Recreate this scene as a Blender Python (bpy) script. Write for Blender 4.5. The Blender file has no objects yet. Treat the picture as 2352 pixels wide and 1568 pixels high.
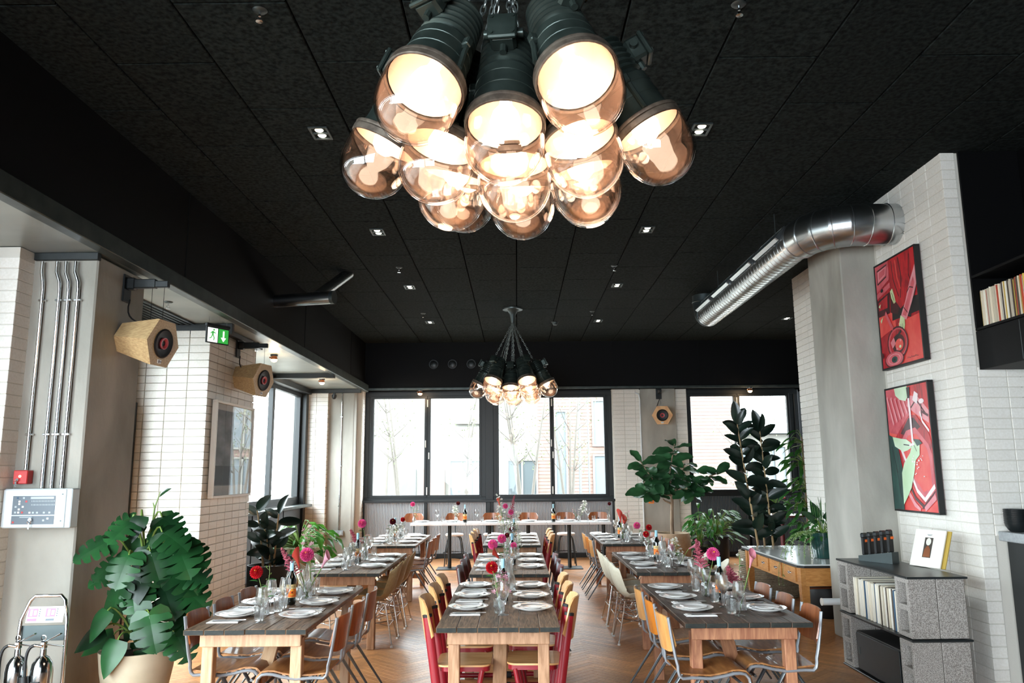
import bpy, bmesh, math, random
from mathutils import Vector, Matrix, Euler
import numpy as np
rnd = random.Random(7)
PI = math.pi
sc = bpy.context.scene
COL = sc.collection

# ------------------------------------------------------------------ camera
CAM_Z = 1.74
F_PX = 1780.0
pitch = math.atan(301 / F_PX); roll = math.radians(0.45); yaw = math.atan(9 / F_PX * math.cos(pitch))
fwd = Vector((-math.sin(yaw) * math.cos(pitch), math.cos(yaw) * math.cos(pitch), math.sin(pitch)))
rt = Vector((math.cos(yaw), math.sin(yaw), 0)); up = rt.cross(fwd)
rt2 = rt * math.cos(roll) - up * math.sin(roll); up2 = up * math.cos(roll) + rt * math.sin(roll)
cd = bpy.data.cameras.new('camera'); cam = bpy.data.objects.new('camera', cd); COL.objects.link(cam)
cd.sensor_width = 36.0; cd.lens = F_PX / 2352 * 36.0; cd.clip_start = 0.05; cd.clip_end = 300
cam.matrix_world = Matrix(((rt2.x, up2.x, -fwd.x, 0), (rt2.y, up2.y, -fwd.y, 0), (rt2.z, up2.z, -fwd.z, CAM_Z), (0, 0, 0, 1)))
sc.camera = cam

# ------------------------------------------------------------------ sky, exposure
SKY = 15.0
w = bpy.data.worlds.new('overcast_sky'); sc.world = w; w.use_nodes = True
nt = w.node_tree; nt.nodes.clear()
wo = nt.nodes.new('ShaderNodeOutputWorld'); bg = nt.nodes.new('ShaderNodeBackground')
tc = nt.nodes.new('ShaderNodeTexCoord'); sx = nt.nodes.new('ShaderNodeSeparateXYZ'); rp = nt.nodes.new('ShaderNodeValToRGB')
nt.links.new(tc.outputs['Generated'], sx.inputs[0]); nt.links.new(sx.outputs['Z'], rp.inputs[0])
rp.color_ramp.elements[0].color = (0.80, 0.91, 1.0, 1); rp.color_ramp.elements[0].position = 0.0
rp.color_ramp.elements[1].color = (0.90, 0.96, 1.0, 1); rp.color_ramp.elements[1].position = 0.9
nt.links.new(rp.outputs[0], bg.inputs['Color']); bg.inputs['Strength'].default_value = SKY
nt.links.new(bg.outputs[0], wo.inputs[0])
vs = sc.view_settings
sc.display_settings.display_device = 'sRGB'
vs.view_transform = 'Standard'; vs.look = 'None'; vs.exposure = 0.6; vs.gamma = 1.0; vs.use_curve_mapping = False
cy = sc.cycles
cy.use_denoising = True; cy.max_bounces = 10; cy.diffuse_bounces = 5; cy.glossy_bounces = 4; cy.transmission_bounces = 6
cy.transparent_max_bounces = 24; cy.caustics_reflective = False; cy.caustics_refractive = False; cy.sample_clamp_indirect = 6.0

def portal(loc, size, rot):
    l = bpy.data.lights.new('daylight_portal', 'AREA'); l.shape = 'RECTANGLE'; l.size, l.size_y = size
    l.cycles.is_portal = True
    o = bpy.data.objects.new('daylight_portal', l); o.location = loc; o.rotation_euler = rot; COL.objects.link(o)
# windows on the left (light travels towards +X), far end (towards -Y), behind the camera (towards +Y)
portal((-4.5, 0.0, 1.75), (9.0, 3.3), (PI / 2, 0, -PI / 2))
portal((-4.5, 7.6, 2.0), (2.2, 2.8), (PI / 2, 0, -PI / 2))
portal((-4.5, 13.1, 2.25), (5.0, 2.0), (PI / 2, 0, -PI / 2))
portal((-0.6, 16.95, 2.2), (5.0, 2.0), (-PI / 2, 0, 0))
portal((4.75, 16.95, 2.25), (2.1, 2.0), (-PI / 2, 0, 0))
portal((-2.05, -5.2, 1.9), (4.1, 3.2), (PI / 2, 0, 0))

# ------------------------------------------------------------------ materials
def lin(c):
    c = c.lstrip('#'); v = [int(c[i:i + 2], 16) / 255 for i in (0, 2, 4)]
    return tuple((x / 12.92 if x <= 0.04045 else ((x + 0.055) / 1.055) ** 2.4) for x in v) + (1,)
MATS = {}
def new_mat(name):
    m = bpy.data.materials.new(name); m.use_nodes = True; m.node_tree.nodes.clear(); MATS[name] = m
    n = m.node_tree.nodes; out = n.new('ShaderNodeOutputMaterial'); out.name = 'out'
    return m, n, m.node_tree.links, out
def pbr(name, col, rough=0.5, metal=0.0, col2=None, scale=8.0, stretch=(1, 1, 1), bump=0.0, detail=4.0, rand=0.0, island=False,
        spec=0.5, emis=None, estr=0.0, coat=0.0, sub=0.0, contrast=(0.35, 0.65), distort=0.0, bumpscale=None, trans=0.0):
    m, n, L, out = new_mat(name)
    b = n.new('ShaderNodeBsdfPrincipled'); L.new(b.outputs[0], out.inputs[0])
    b.inputs['Roughness'].default_value = rough; b.inputs['Metallic'].default_value = metal
    b.inputs['Specular IOR Level'].default_value = spec; b.inputs['Coat Weight'].default_value = coat
    c = lin(col); b.inputs['Base Color'].default_value = c
    src = None
    if col2 or bump or rand:
        t = n.new('ShaderNodeTexCoord'); mp = n.new('ShaderNodeMapping'); mp.inputs['Scale'].default_value = stretch
        L.new(t.outputs['Object'], mp.inputs[0])
        rv = None
        if rand or island:
            oi = n.new('ShaderNodeObjectInfo'); rv = oi.outputs['Random']
            if island:
                g = n.new('ShaderNodeNewGeometry'); ad = n.new('ShaderNodeMath'); ad.operation = 'ADD'
                L.new(g.outputs['Random Per Island'], ad.inputs[0]); L.new(rv, ad.inputs[1])
                fr = n.new('ShaderNodeMath'); fr.operation = 'FRACT'; L.new(ad.outputs[0], fr.inputs[0]); rv = fr.outputs[0]
            vm = n.new('ShaderNodeMath'); vm.operation = 'MULTIPLY'; vm.inputs[1].default_value = 37.0; L.new(rv, vm.inputs[0])
            cx = n.new('ShaderNodeCombineXYZ'); [L.new(vm.outputs[0], cx.inputs[i]) for i in range(3)]
            L.new(cx.outputs[0], mp.inputs['Location'])
        nz = n.new('ShaderNodeTexNoise'); nz.inputs['Scale'].default_value = scale; nz.inputs['Detail'].default_value = detail
        nz.inputs['Distortion'].default_value = distort
        L.new(mp.outputs[0], nz.inputs['Vector'])
        if col2:
            r = n.new('ShaderNodeValToRGB'); r.color_ramp.elements[0].color = c; r.color_ramp.elements[1].color = lin(col2)
            r.color_ramp.elements[0].position, r.color_ramp.elements[1].position = contrast
            L.new(nz.outputs[0], r.inputs[0]); src = r.outputs[0]
        if rand:
            hs = n.new('ShaderNodeHueSaturation'); mr = n.new('ShaderNodeMapRange')
            mr.inputs['To Min'].default_value = 1 - rand; mr.inputs['To Max'].default_value = 1 + rand
            L.new(rv, mr.inputs[0]); L.new(mr.outputs[0], hs.inputs['Value'])
            if src: L.new(src, hs.inputs['Color'])
            else: hs.inputs['Color'].default_value = c
            src = hs.outputs[0]
        if src: L.new(src, b.inputs['Base Color'])
        if bump:
            bn = n.new('ShaderNodeBump'); bn.inputs['Strength'].default_value = bump; bn.inputs['Distance'].default_value = 0.01
            nb = nz
            if bumpscale:
                nb = n.new('ShaderNodeTexNoise'); nb.inputs['Scale'].default_value = bumpscale; nb.inputs['Detail'].default_value = 3
                L.new(mp.outputs[0], nb.inputs['Vector'])
            L.new(nb.outputs[0], bn.inputs['Height']); L.new(bn.outputs[0], b.inputs['Normal'])
    if emis:
        b.inputs['Emission Color'].default_value = lin(emis); b.inputs['Emission Strength'].default_value = estr
    if trans:   # light through thin leaves and petals
        tr = n.new('ShaderNodeBsdfTranslucent'); mx = n.new('ShaderNodeMixShader'); mx.inputs[0].default_value = trans
        if src: L.new(src, tr.inputs[0])
        else: tr.inputs[0].default_value = c
        L.new(b.outputs[0], mx.inputs[1]); L.new(tr.outputs[0], mx.inputs[2]); L.new(mx.outputs[0], out.inputs[0])
    return m
def glassy(name, tint='#ffffff', refl=0.9, edge=0.35, base=0.03, peak=0.45, rough=0.0, power=3.0):
    """thin clear glass: transparent in the middle, reflective and greyer at grazing angles"""
    m, n, L, out = new_mat(name)
    tr = n.new('ShaderNodeBsdfTransparent'); gl = n.new('ShaderNodeBsdfGlossy'); gl.inputs['Roughness'].default_value = rough
    lw = n.new('ShaderNodeLayerWeight'); lw.inputs['Blend'].default_value = 0.5
    pw = n.new('ShaderNodeMath'); pw.operation = 'POWER'; pw.inputs[1].default_value = power; L.new(lw.outputs['Facing'], pw.inputs[0])
    mc = n.new('ShaderNodeMix'); mc.data_type = 'RGBA'
    mc.inputs[6].default_value = lin(tint); e = [x * (1 - edge) for x in lin(tint)[:3]]; mc.inputs[7].default_value = (*e, 1)
    L.new(pw.outputs[0], mc.inputs[0]); L.new(mc.outputs[2], tr.inputs[0])
    gl.inputs[0].default_value = (refl, refl, refl, 1)
    mr = n.new('ShaderNodeMapRange'); mr.inputs['To Min'].default_value = base; mr.inputs['To Max'].default_value = peak
    L.new(pw.outputs[0], mr.inputs[0])
    mx = n.new('ShaderNodeMixShader'); L.new(mr.outputs[0], mx.inputs[0]); L.new(tr.outputs[0], mx.inputs[1]); L.new(gl.outputs[0], mx.inputs[2])
    L.new(mx.outputs[0], out.inputs[0])
    return m
def emit(name, col, s):
    m, n, L, out = new_mat(name); e = n.new('ShaderNodeEmission'); e.inputs[0].default_value = lin(col); e.inputs[1].default_value = s
    L.new(e.outputs[0], out.inputs[0]); return m

pbr('brick', '#e2ddd4', 0.55, rand=0.035, bump=0.10, scale=60, col2='#eae6df')
pbr('grout', '#cfcac0', 0.9, bump=0.2, scale=90)
pbr('concrete', '#87847b', 0.8, col2='#b3afa6', scale=1.9, detail=12, bump=0.16, stretch=(1, 1, .45), bumpscale=45, contrast=(.30, .72), distort=.4)
pbr('ceiling_felt', '#0c0f0f', 0.95, col2='#252b2a', scale=30, detail=8, bump=0.5, rand=0.12, spec=0.1)
pbr('ceiling_gap', '#030303', 0.95, spec=0.0)
pbr('black_paint', '#050506', 0.6, spec=0.15)
pbr('black_steel', '#14191b', 0.38, spec=0.5)
pbr('frame_steel', '#0d1315', 0.45)
pbr('soffit', '#8b908c', 0.42, metal=0.35, col2='#a3a8a2', scale=1.2)
pbr('trim_steel', '#3c4443', 0.38, metal=0.6, col2='#4e5553', scale=6)
pbr('corrugated', '#a3a6aa', 0.45, metal=0.2)
pbr('corrugated_dark', '#4a5054', 0.5, metal=0.1)
pbr('oak_floor', '#a4683d', 0.33, col2='#d59c66', scale=9, stretch=(2.2, 22, 1), rand=0.20, island=True, detail=5, bump=0.05, distort=.5)
pbr('floor_gap', '#57371f', 0.8)
pbr('table_weathered', '#4f3c2c', 0.52, col2='#8d715a', scale=5, stretch=(14, 1.3, 4), rand=0.14, island=True, bump=0.25, detail=7, distort=.6)
pbr('table_dark', '#33261d', 0.48, col2='#604a3b', scale=5, stretch=(14, 1.3, 4), rand=0.12, island=True, bump=0.25, detail=7, distort=.6)
pbr('table_edge', '#141917', 0.7, col2='#272b26', scale=25, bump=0.3)
pbr('pine_pale', '#b48c6a', 0.5, col2='#cba987', scale=4, stretch=(9, 9, 1.2), bump=0.06, rand=0.06, detail=5, distort=.8)
pbr('pine_mid', '#987050', 0.55, col2='#bd9372', scale=4, stretch=(9, 9, 1.2), bump=0.1, rand=0.08, detail=6, distort=.8)
pbr('pine_red', '#966046', 0.55, col2='#bd8763', scale=4, stretch=(9, 9, 1.2), bump=0.1, rand=0.08, detail=6, distort=.8)
pbr('beech', '#cf9a62', 0.35, col2='#e0b27c', scale=3, stretch=(2, 14, 2), rand=0.05, coat=0.2)
pbr('ply_brown', '#7d4423', 0.33, col2='#9c5c33', scale=3, stretch=(2, 12, 2), rand=0.10, coat=0.25)
pbr('ply_seat', '#8d5a32', 0.4, col2='#b07a48', scale=3, stretch=(12, 2, 2), rand=0.08, coat=0.08)
pbr('ply_light', '#c98a4c', 0.35, col2='#dda766', scale=3, stretch=(2, 12, 2), coat=0.2)
pbr('ply_orange', '#c4701f', 0.35, col2='#d5842f', scale=3, stretch=(2, 12, 2), coat=0.2)
pbr('ply_maroon', '#5a2024', 0.4, col2='#713033', scale=4, rand=0.1)
pbr('red_enamel', '#8e1524', 0.35, coat=0.2)
pbr('grey_steel', '#979ba1', 0.38, metal=0.25)
pbr('dark_steel', '#6a6f72', 0.35, metal=0.6)
pbr('chrome', '#d8dadc', 0.12, metal=1.0)
pbr('galvanised', '#b4b8ba', 0.27, metal=1.0, col2='#c9cdcf', scale=4, bump=0.02)
pbr('galv_dark', '#4c5455', 0.4, metal=0.8)
pbr('shell_tan', '#a58d65', 0.45, col2='#b29a72', scale=40)
pbr('shell_cream', '#d9d0b8', 0.42, col2='#e1d9c3', scale=40)
pbr('china', '#f6f4f2', 0.16, coat=0.3)
pbr('napkin', '#eeecea', 0.85, bump=0.1, scale=120)
pbr('cutlery', '#dfe1e3', 0.28, metal=1.0)
def cut_glass(name):
    """table glass: real refraction mixed with plain transparency so that light still passes"""
    m, n, L, out = new_mat(name)
    g = n.new('ShaderNodeBsdfGlass'); g.inputs['IOR'].default_value = 1.48; g.inputs['Roughness'].default_value = 0.0; g.inputs[0].default_value = (.99, 1, 1, 1)
    tr = n.new('ShaderNodeBsdfTransparent'); mx = n.new('ShaderNodeMixShader'); mx.inputs[0].default_value = 0.35
    L.new(g.outputs[0], mx.inputs[1]); L.new(tr.outputs[0], mx.inputs[2]); L.new(mx.outputs[0], out.inputs[0])
cut_glass('clear_glass')
glassy('pane_glass', '#fcfefd', edge=0.1, base=0.01, peak=0.3, power=4)
glassy('globe_glass', '#fffaf6', edge=0.30, base=0.055, peak=0.5, power=3)
glassy('picture_glass', '#ffffff', edge=0.1, base=0.08, peak=0.6)
pbr('bottle_glass', '#0a0f0c', 0.08, coat=0.5)
pbr('foil_blue', '#9ccbdc', 0.45)
pbr('label_cream', '#e6c98c', 0.7)
pbr('label_orange', '#ef6a1c', 0.65, col2='#f58a2a', scale=12)
pbr('ink', '#1c1a1a', 0.7)
pbr('leaf_monstera', '#0f2c17', 0.34, col2='#1f5026', scale=3, rand=0.3, coat=0.03, trans=0.12, spec=0.35)
pbr('leaf_fresh', '#2b5c1d', 0.38, col2='#4a822a', scale=5, rand=0.3, trans=0.3)
pbr('leaf_rubber', '#0d1712', 0.30, col2='#1b2d23', scale=3, rand=0.25, coat=0.08, trans=0.08)
pbr('leaf_fig', '#1d3f24', 0.5, spec=0.35, col2='#34603a', scale=4, rand=0.28, trans=0.15)
pbr('leaf_mid', '#285a27', 0.55, spec=0.3, col2='#457a35', scale=6, rand=0.3, trans=0.25)
pbr('leaf_pale', '#7d9a6a', 0.5, col2='#a8bd92', scale=9, rand=0.2, trans=0.3)
pbr('stem_green', '#6f8a42', 0.5)
pbr('bark', '#7b6450', 0.8, col2='#96806a', scale=18, stretch=(1, 1, .3), bump=0.3)
pbr('cane', '#a98d65', 0.7, col2='#8a7050', scale=14, stretch=(1, 1, .3), bump=0.2)
pbr('soil', '#1a1310', 0.95, bump=0.6, scale=60)
pbr('pot_cream', '#b3a78f', 0.6, col2='#c0b59e', scale=5)
pbr('pot_sand', '#b59c80', 0.75, col2='#c2ab90', scale=14, bump=0.1)
pbr('pot_black', '#17191a', 0.6)
pbr('pot_green', '#0c2e2b', 0.14, col2='#14423d', scale=5, coat=0.6)
pbr('basket', '#ab9f8a', 0.85, col2='#8d826d', scale=40, bump=0.4, rand=0.1, island=True)
pbr('petal_pink', '#e8619f', 0.6, rand=0.15, island=True, trans=0.2)
pbr('petal_red', '#c01320', 0.6, rand=0.2, island=True, trans=0.2)
pbr('petal_dark', '#6d0f20', 0.6, rand=0.2, island=True, trans=0.1)
pbr('petal_white', '#ece9e0', 0.6, trans=0.3)
pbr('petal_blush', '#d9a0b0', 0.6, rand=0.15, island=True, trans=0.3)
pbr('petal_coral', '#cf4a3c', 0.5, trans=0.2)
pbr('petal_calla', '#cc7386', 0.45, col2='#dc93a0', scale=8, trans=0.2)
pbr('petal_plume', '#b85a6c', 0.7, rand=0.2, island=True)
pbr('yellow', '#e8b23a', 0.6)
pbr('lamp_body', '#2e3733', 0.33, metal=0.55, col2='#414b46', scale=9, bump=0.05)
pbr('lamp_rim', '#6e6459', 0.55, metal=0.5, col2='#4a4038', scale=24, bump=0.15)
pbr('lamp_reflector', '#e0c2ae', 0.35, metal=0.2)
pbr('chain_steel', '#8f9694', 0.35, metal=0.9)
emit('bulb', '#ffe4cc', 8.0)
emit('downlight_glow', '#fff0d8', 9.0)
emit('small_glow', '#ffc890', 9.0)
pbr('white_frame', '#e6e2da', 0.5)
pbr('white_paint', '#dfe3e6', 0.45)
pbr('panel_white', '#ccd6db', 0.4)
pbr('panel_grey', '#5c6670', 0.45)
pbr('panel_pale', '#aab3b6', 0.5)
pbr('red_plastic', '#b52a2a', 0.4)
pbr('pink_print', '#c07a94', 0.6)
pbr('oak_veneer', '#ad8c62', 0.5, col2='#c9aa7c', scale=5, stretch=(.8, 16, 16), distort=.1, detail=6, rand=.04)
pbr('rubber_black', '#0c0c0d', 0.55)
pbr('speaker_red', '#a8383c', 0.4)
pbr('breeze_block', '#7f7973', 0.95, col2='#b0a9a3', scale=150, detail=3, bump=0.9, rand=0.03, contrast=(.4, .58))
pbr('slab_black', '#1a1e1f', 0.33)
pbr('desk_oak', '#ad7238', 0.42, col2='#c58a4b', scale=4, stretch=(3, 3, 14), distort=.5, rand=.05)
pbr('enamel_top', '#c9cbc9', 0.16, coat=0.4)
pbr('marble', '#dcdcdc', 0.2, col2='#eceaea', scale=4, distort=2)
pbr('copper', '#b07050', 0.3, metal=1.0)
pbr('counter_grey', '#8e9193', 0.5, col2='#a0a3a5', scale=50)
pbr('record_sleeve', '#cfc4ae', 0.7, rand=0.3)
pbr('record_white', '#e3ded2', 0.7, rand=0.08)
pbr('record_dark', '#4a4038', 0.7, rand=0.4)
pbr('record_blue', '#39566e', 0.7, rand=0.3)
pbr('record_red', '#b4452c', 0.7, rand=0.25)
pbr('record_yellow', '#c9a94e', 0.7, rand=0.2)
pbr('extinguisher_steel', '#c8cccd', 0.13, metal=1.0)
pbr('photo_grey', '#77797a', 0.5, col2='#a9aaab', scale=3, stretch=(1, 1, 2.2), detail=8)
pbr('photo_dark', '#565d5b', 0.5)
pbr('ext_brick', '#6c5850', 0.9, col2='#77625a', scale=3)
pbr('ext_render', '#72706a', 0.9)
pbr('ext_dark', '#363d3f', 0.4)
pbr('ext_mid', '#50575b', 0.5)
pbr('ext_ground', '#75726d', 0.95)
pbr('ext_bark', '#57524c', 0.9)
pbr('ext_leaf', '#5c6446', 0.8, rand=.2, island=True)
pbr('exit_green', '#2f9a3c', 0.5, emis='#2f9a3c', estr=0.7)
pbr('exit_white', '#f2f6f0', 0.5, emis='#f2f6f0', estr=0.7)
# ------------------------------------------------------------------ mesh helpers
class MB:
    """collects vertices and faces; build() links them as one mesh object"""
    def __init__(s): s.v = []; s.f = []; s.m = []
    def add(s, vs, fs, mi=0, M=None):
        o = len(s.v)
        if M is not None: vs = [M @ Vector(p) for p in vs]
        s.v += [tuple(p) for p in vs]; s.f += [tuple(i + o for i in f) for f in fs]; s.m += [mi] * len(fs)
    def box(s, c, d, mi=0, rot=None, M=None):
        x, y, z = [k / 2 for k in d]
        vs = [Vector(p) for p in ((-x, -y, -z), (x, -y, -z), (x, y, -z), (-x, y, -z), (-x, -y, z), (x, -y, z), (x, y, z), (-x, y, z))]
        R = Euler(rot).to_matrix() if rot else None
        vs = [(R @ p if R else p) + Vector(c) for p in vs]
        s.add(vs, [(0, 3, 2, 1), (4, 5, 6, 7), (0, 1, 5, 4), (1, 2, 6, 5), (2, 3, 7, 6), (3, 0, 4, 7)], mi, M)
    def cbox(s, c, d, ch=0.004, mi=0, rot=None, M=None):
        """box with chamfered edges"""
        h = [k / 2 for k in d]; ch = min(ch, min(h) * 0.9); R = Euler(rot).to_matrix() if rot else None
        vs = []; idx = {}
        for sx in (-1, 1):
            for sy in (-1, 1):
                for sz in (-1, 1):
                    for a in range(3):
                        p = [sx * h[0], sy * h[1], sz * h[2]]
                        for b in range(3):
                            if b != a: p[b] -= (sx, sy, sz)[b] * ch
                        idx[(sx, sy, sz, a)] = len(vs); p = Vector(p)
                        vs.append((R @ p if R else p) + Vector(c))
        fs = []
        for a in range(3):
            b, e = [(1, 2), (2, 0), (0, 1)][a]
            for sg in (-1, 1):
                q = []
                for (tb, te) in ((-1, -1), (1, -1), (1, 1), (-1, 1)):
                    k = [0, 0, 0]; k[a] = sg; k[b] = tb; k[e] = te; q.append(idx[(*k, a)])
                fs.append(tuple(q if sg > 0 else q[::-1]))
        for a in range(3):
            b, e = [(1, 2), (2, 0), (0, 1)][a]
            for tb in (-1, 1):
                for te in (-1, 1):
                    def kk(ta, ax):
                        k = [0, 0, 0]; k[a] = ta; k[b] = tb; k[e] = te; return idx[(*k, ax)]
                    q = [kk(-1, b), kk(1, b), kk(1, e), kk(-1, e)]
                    fs.append(tuple(q if tb * te > 0 else q[::-1]))
        for sx in (-1, 1):
            for sy in (-1, 1):
                for sz in (-1, 1):
                    q = [idx[(sx, sy, sz, a)] for a in range(3)]
                    fs.append(tuple(q if sx * sy * sz > 0 else q[::-1]))
        s.add(vs, fs, mi, M)
    def tube(s, pts, r, n=8, mi=0, caps=True, M=None, flat=None, closed=False):
        """swept tube; r scalar or list; flat=(sx,sy) section scaling"""
        P = [Vector(p) for p in pts]; k = len(P); R = r if isinstance(r, (list, tuple)) else [r] * k
        vs = []; up0 = None
        for i in range(k):
            if closed: t = (P[(i + 1) % k] - P[i - 1])
            else: t = (P[min(i + 1, k - 1)] - P[max(i - 1, 0)])
            t = t.normalized() if t.length > 1e-9 else Vector((0, 0, 1))
            if up0 is None:
                up0 = Vector((0, 0, 1)) if abs(t.z) < 0.9 else Vector((0, 1, 0))
                if flat and len(flat) > 2: up0 = Vector(flat[2])
            a = t.cross(up0)
            if a.length < 1e-6: a = t.orthogonal()
            a.normalize(); b = a.cross(t).normalized(); up0 = b
            fx, fy = (flat[0], flat[1]) if flat else (1, 1)
            for j in range(n):
                q = 2 * PI * j / n
                vs.append(P[i] + a * (math.cos(q) * R[i] * fx) + b * (math.sin(q) * R[i] * fy))
        fs = []
        for i in range(k if closed else k - 1):
            i2 = (i + 1) % k
            for j in range(n):
                fs.append((i * n + j, i * n + (j + 1) % n, i2 * n + (j + 1) % n, i2 * n + j))
        if caps and not closed:
            fs.append(tuple(range(n))[::-1]); fs.append(tuple((k - 1) * n + j for j in range(n)))
        s.add(vs, fs, mi, M)
    def lathe(s, prof, n=20, mi=0, M=None, ang=2 * PI):
        """prof: list of (r, z) bottom to top"""
        vs = []; fs = []; rows = []
        for (r, z) in prof:
            if r < 1e-6: rows.append([len(vs)]); vs.append((0, 0, z))
            else:
                rows.append(list(range(len(vs), len(vs) + n)))
                vs += [(r * math.cos(2 * PI * j / n), r * math.sin(2 * PI * j / n), z) for j in range(n)]
        for a, b in zip(rows, rows[1:]):
            if len(a) == 1 and len(b) == 1: continue
            for j in range(n):
                j2 = (j + 1) % n
                if len(a) == 1: fs.append((a[0], b[j2], b[j]))
                elif len(b) == 1: fs.append((a[j], a[j2], b[0]))
                else: fs.append((a[j], a[j2], b[j2], b[j]))
        s.add(vs, fs, mi, M)
    def prism(s, poly, z0, z1, mi=0, M=None):
        n = len(poly); vs = [(x, y, z0) for x, y in poly] + [(x, y, z1) for x, y in poly]
        fs = [tuple(range(n))[::-1], tuple(range(n, 2 * n))] + [(i, (i + 1) % n, n + (i + 1) % n, n + i) for i in range(n)]
        s.add(vs, fs, mi, M)
    def grid(s, fn, nu, nv, mi=0, M=None, thick=0.0):
        """fn(u,v) -> point, u,v in 0..1"""
        vs = [fn(i / nu, j / nv) for j in range(nv + 1) for i in range(nu + 1)]
        fs = [(j * (nu + 1) + i, j * (nu + 1) + i + 1, (j + 1) * (nu + 1) + i + 1, (j + 1) * (nu + 1) + i) for j in range(nv) for i in range(nu)]
        if thick:
            V = [Vector(p) for p in vs]; N = [Vector() for _ in V]
            for f in fs:
                nn = (V[f[1]] - V[f[0]]).cross(V[f[3]] - V[f[0]])
                for i in f: N[i] += nn
            k = len(V); V2 = [p - q.normalized() * thick for p, q in zip(V, N)]
            fs2 = [tuple(i + k for i in f)[::-1] for f in fs]
            W = nu + 1
            ring = [i for i in range(nu)] + [j * W + nu for j in range(nv)] + [nv * W + nu - i for i in range(nu)] + [(nv - j) * W for j in range(nv)]
            side = [(ring[(i + 1) % len(ring)], ring[i], ring[i] + k, ring[(i + 1) % len(ring)] + k) for i in range(len(ring))]
            vs = V + V2; fs = fs + fs2 + side
        s.add(vs, fs, mi, M)
    def mesh(s, name, mats, smooth=None):
        me = bpy.data.meshes.new(name); me.from_pydata(s.v, [], s.f)
        if not isinstance(mats, (list, tuple)): mats = [mats]
        for m in mats: me.materials.append(MATS[m] if isinstance(m, str) else m)
        if len(mats) > 1: me.polygons.foreach_set('material_index', s.m)
        if smooth is not None:
            me.shade_smooth()
            if smooth < 179: me.set_sharp_from_angle(angle=math.radians(smooth))
        me.update(); return me
    def build(s, name, mats, parent=None, loc=(0, 0, 0), rot=(0, 0, 0), smooth=None):
        return ob(name, s.mesh(name, mats, smooth), parent, loc, rot)
def ob(name, me, parent=None, loc=(0, 0, 0), rot=(0, 0, 0), scale=None):
    o = bpy.data.objects.new(name, me); COL.objects.link(o)
    if parent is not None: o.parent = parent
    o.location = loc; o.rotation_euler = rot
    if scale is not None: o.scale = (scale,) * 3 if isinstance(scale, (int, float)) else scale
    return o
def tag(o, label=None, cat=None, group=None, kind=None):
    if label: o['label'] = label
    if cat: o['category'] = cat
    if group: o['group'] = group
    if kind: o['kind'] = kind
    return o
def thing(name, label, cat, loc=(0, 0, 0), rz=0.0, group=None):
    o = ob(name, None, None, loc, (0, 0, rz)); o.empty_display_size = 0.1
    return tag(o, label, cat, group)
def struct(name, mb, mats, label=None, smooth=None):
    return tag(mb.build(name, mats, smooth=smooth), label, None, None, 'structure')
KIDS = {}
def kids(o): return list(o.children)
def dup(o, loc=None, rz=None, label=None, group=None, swap=None, scale=None):
    """copy a thing with its parts and sub-parts; swap = {material name: material name}"""
    r = o.copy(); COL.objects.link(r)
    def rec(src, dst):
        for c in kids(src):
            d = c.copy(); d.parent = dst; COL.objects.link(d)
            if swap and c.data and c.data.materials and c.data.materials[0] and c.data.materials[0].name in swap:
                d.data = variant(c.data, swap)
            rec(c, d)
    rec(o, r)
    if loc is not None: r.location = loc
    if rz is not None: r.rotation_euler = (0, 0, rz)
    if label: r['label'] = label
    if group: r['group'] = group
    if scale: r.scale = (scale,) * 3
    return r
_VAR = {}
def variant(me, swap):
    k = (me.name, tuple(sorted(swap.items())))
    if k not in _VAR:
        c = me.copy()
        for i, m in enumerate(c.materials):
            if m.name in swap: c.materials[i] = MATS[swap[m.name]]
        _VAR[k] = c
    return _VAR[k]
def aim(d, upv=(0, 0, 1)):
    """rotation matrix taking local +Z to d"""
    d = Vector(d).normalized(); return d.to_track_quat('Z', 'Y').to_matrix().to_4x4()
def frame(p, d, n):
    """local +X along d, +Z close to n, origin p"""
    d = Vector(d).normalized(); n = Vector(n); y = n.cross(d)
    if y.length < 1e-5: y = d.orthogonal()
    y.normalize(); z = d.cross(y)
    return Matrix(((d.x, y.x, z.x, p[0]), (d.y, y.y, z.y, p[1]), (d.z, y.z, z.z, p[2]), (0, 0, 0, 1)))
def arc(c, r, a0, a1, n, plane='xz'):
    out = []
    for i in range(n + 1):
        a = a0 + (a1 - a0) * i / n; p, q = r * math.cos(a), r * math.sin(a)
        out.append({'xz': (c[0] + p, c[1], c[2] + q), 'xy': (c[0] + p, c[1] + q, c[2]), 'yz': (c[0], c[1] + p, c[2] + q)}[plane])
    return out
def bez(p0, p1, p2, p3, n=10):
    p0, p1, p2, p3 = map(Vector, (p0, p1, p2, p3))
    return [p0 * (1 - t) ** 3 + p1 * 3 * t * (1 - t) ** 2 + p2 * 3 * t * t * (1 - t) + p3 * t ** 3 for t in [i / n for i in range(n + 1)]]
def text_flat(s, size, depth=0.0005):
    """letters as a mesh in the XY plane, centred"""
    cu = bpy.data.curves.new('lettering', 'FONT'); cu.body = s; cu.size = size; cu.align_x = 'CENTER'; cu.align_y = 'CENTER'; cu.extrude = depth; cu.resolution_u = 2
    o = bpy.data.objects.new('lettering', cu); COL.objects.link(o)
    bpy.context.view_layer.update()
    me = bpy.data.meshes.new_from_object(o.evaluated_get(bpy.context.evaluated_depsgraph_get()))
    bpy.data.objects.remove(o); bpy.data.curves.remove(cu)
    return [v.co.copy() for v in me.vertices], [tuple(p.vertices) for p in me.polygons]
ORD = ['first', 'second', 'third', 'fourth', 'fifth', 'sixth', 'seventh', 'eighth', 'ninth', 'tenth', 'eleventh', 'twelfth', 'thirteenth', 'fourteenth']
# ------------------------------------------------------------------ room shell
ZC = 4.5; ZS = 3.46
YF = 16.7
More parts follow.
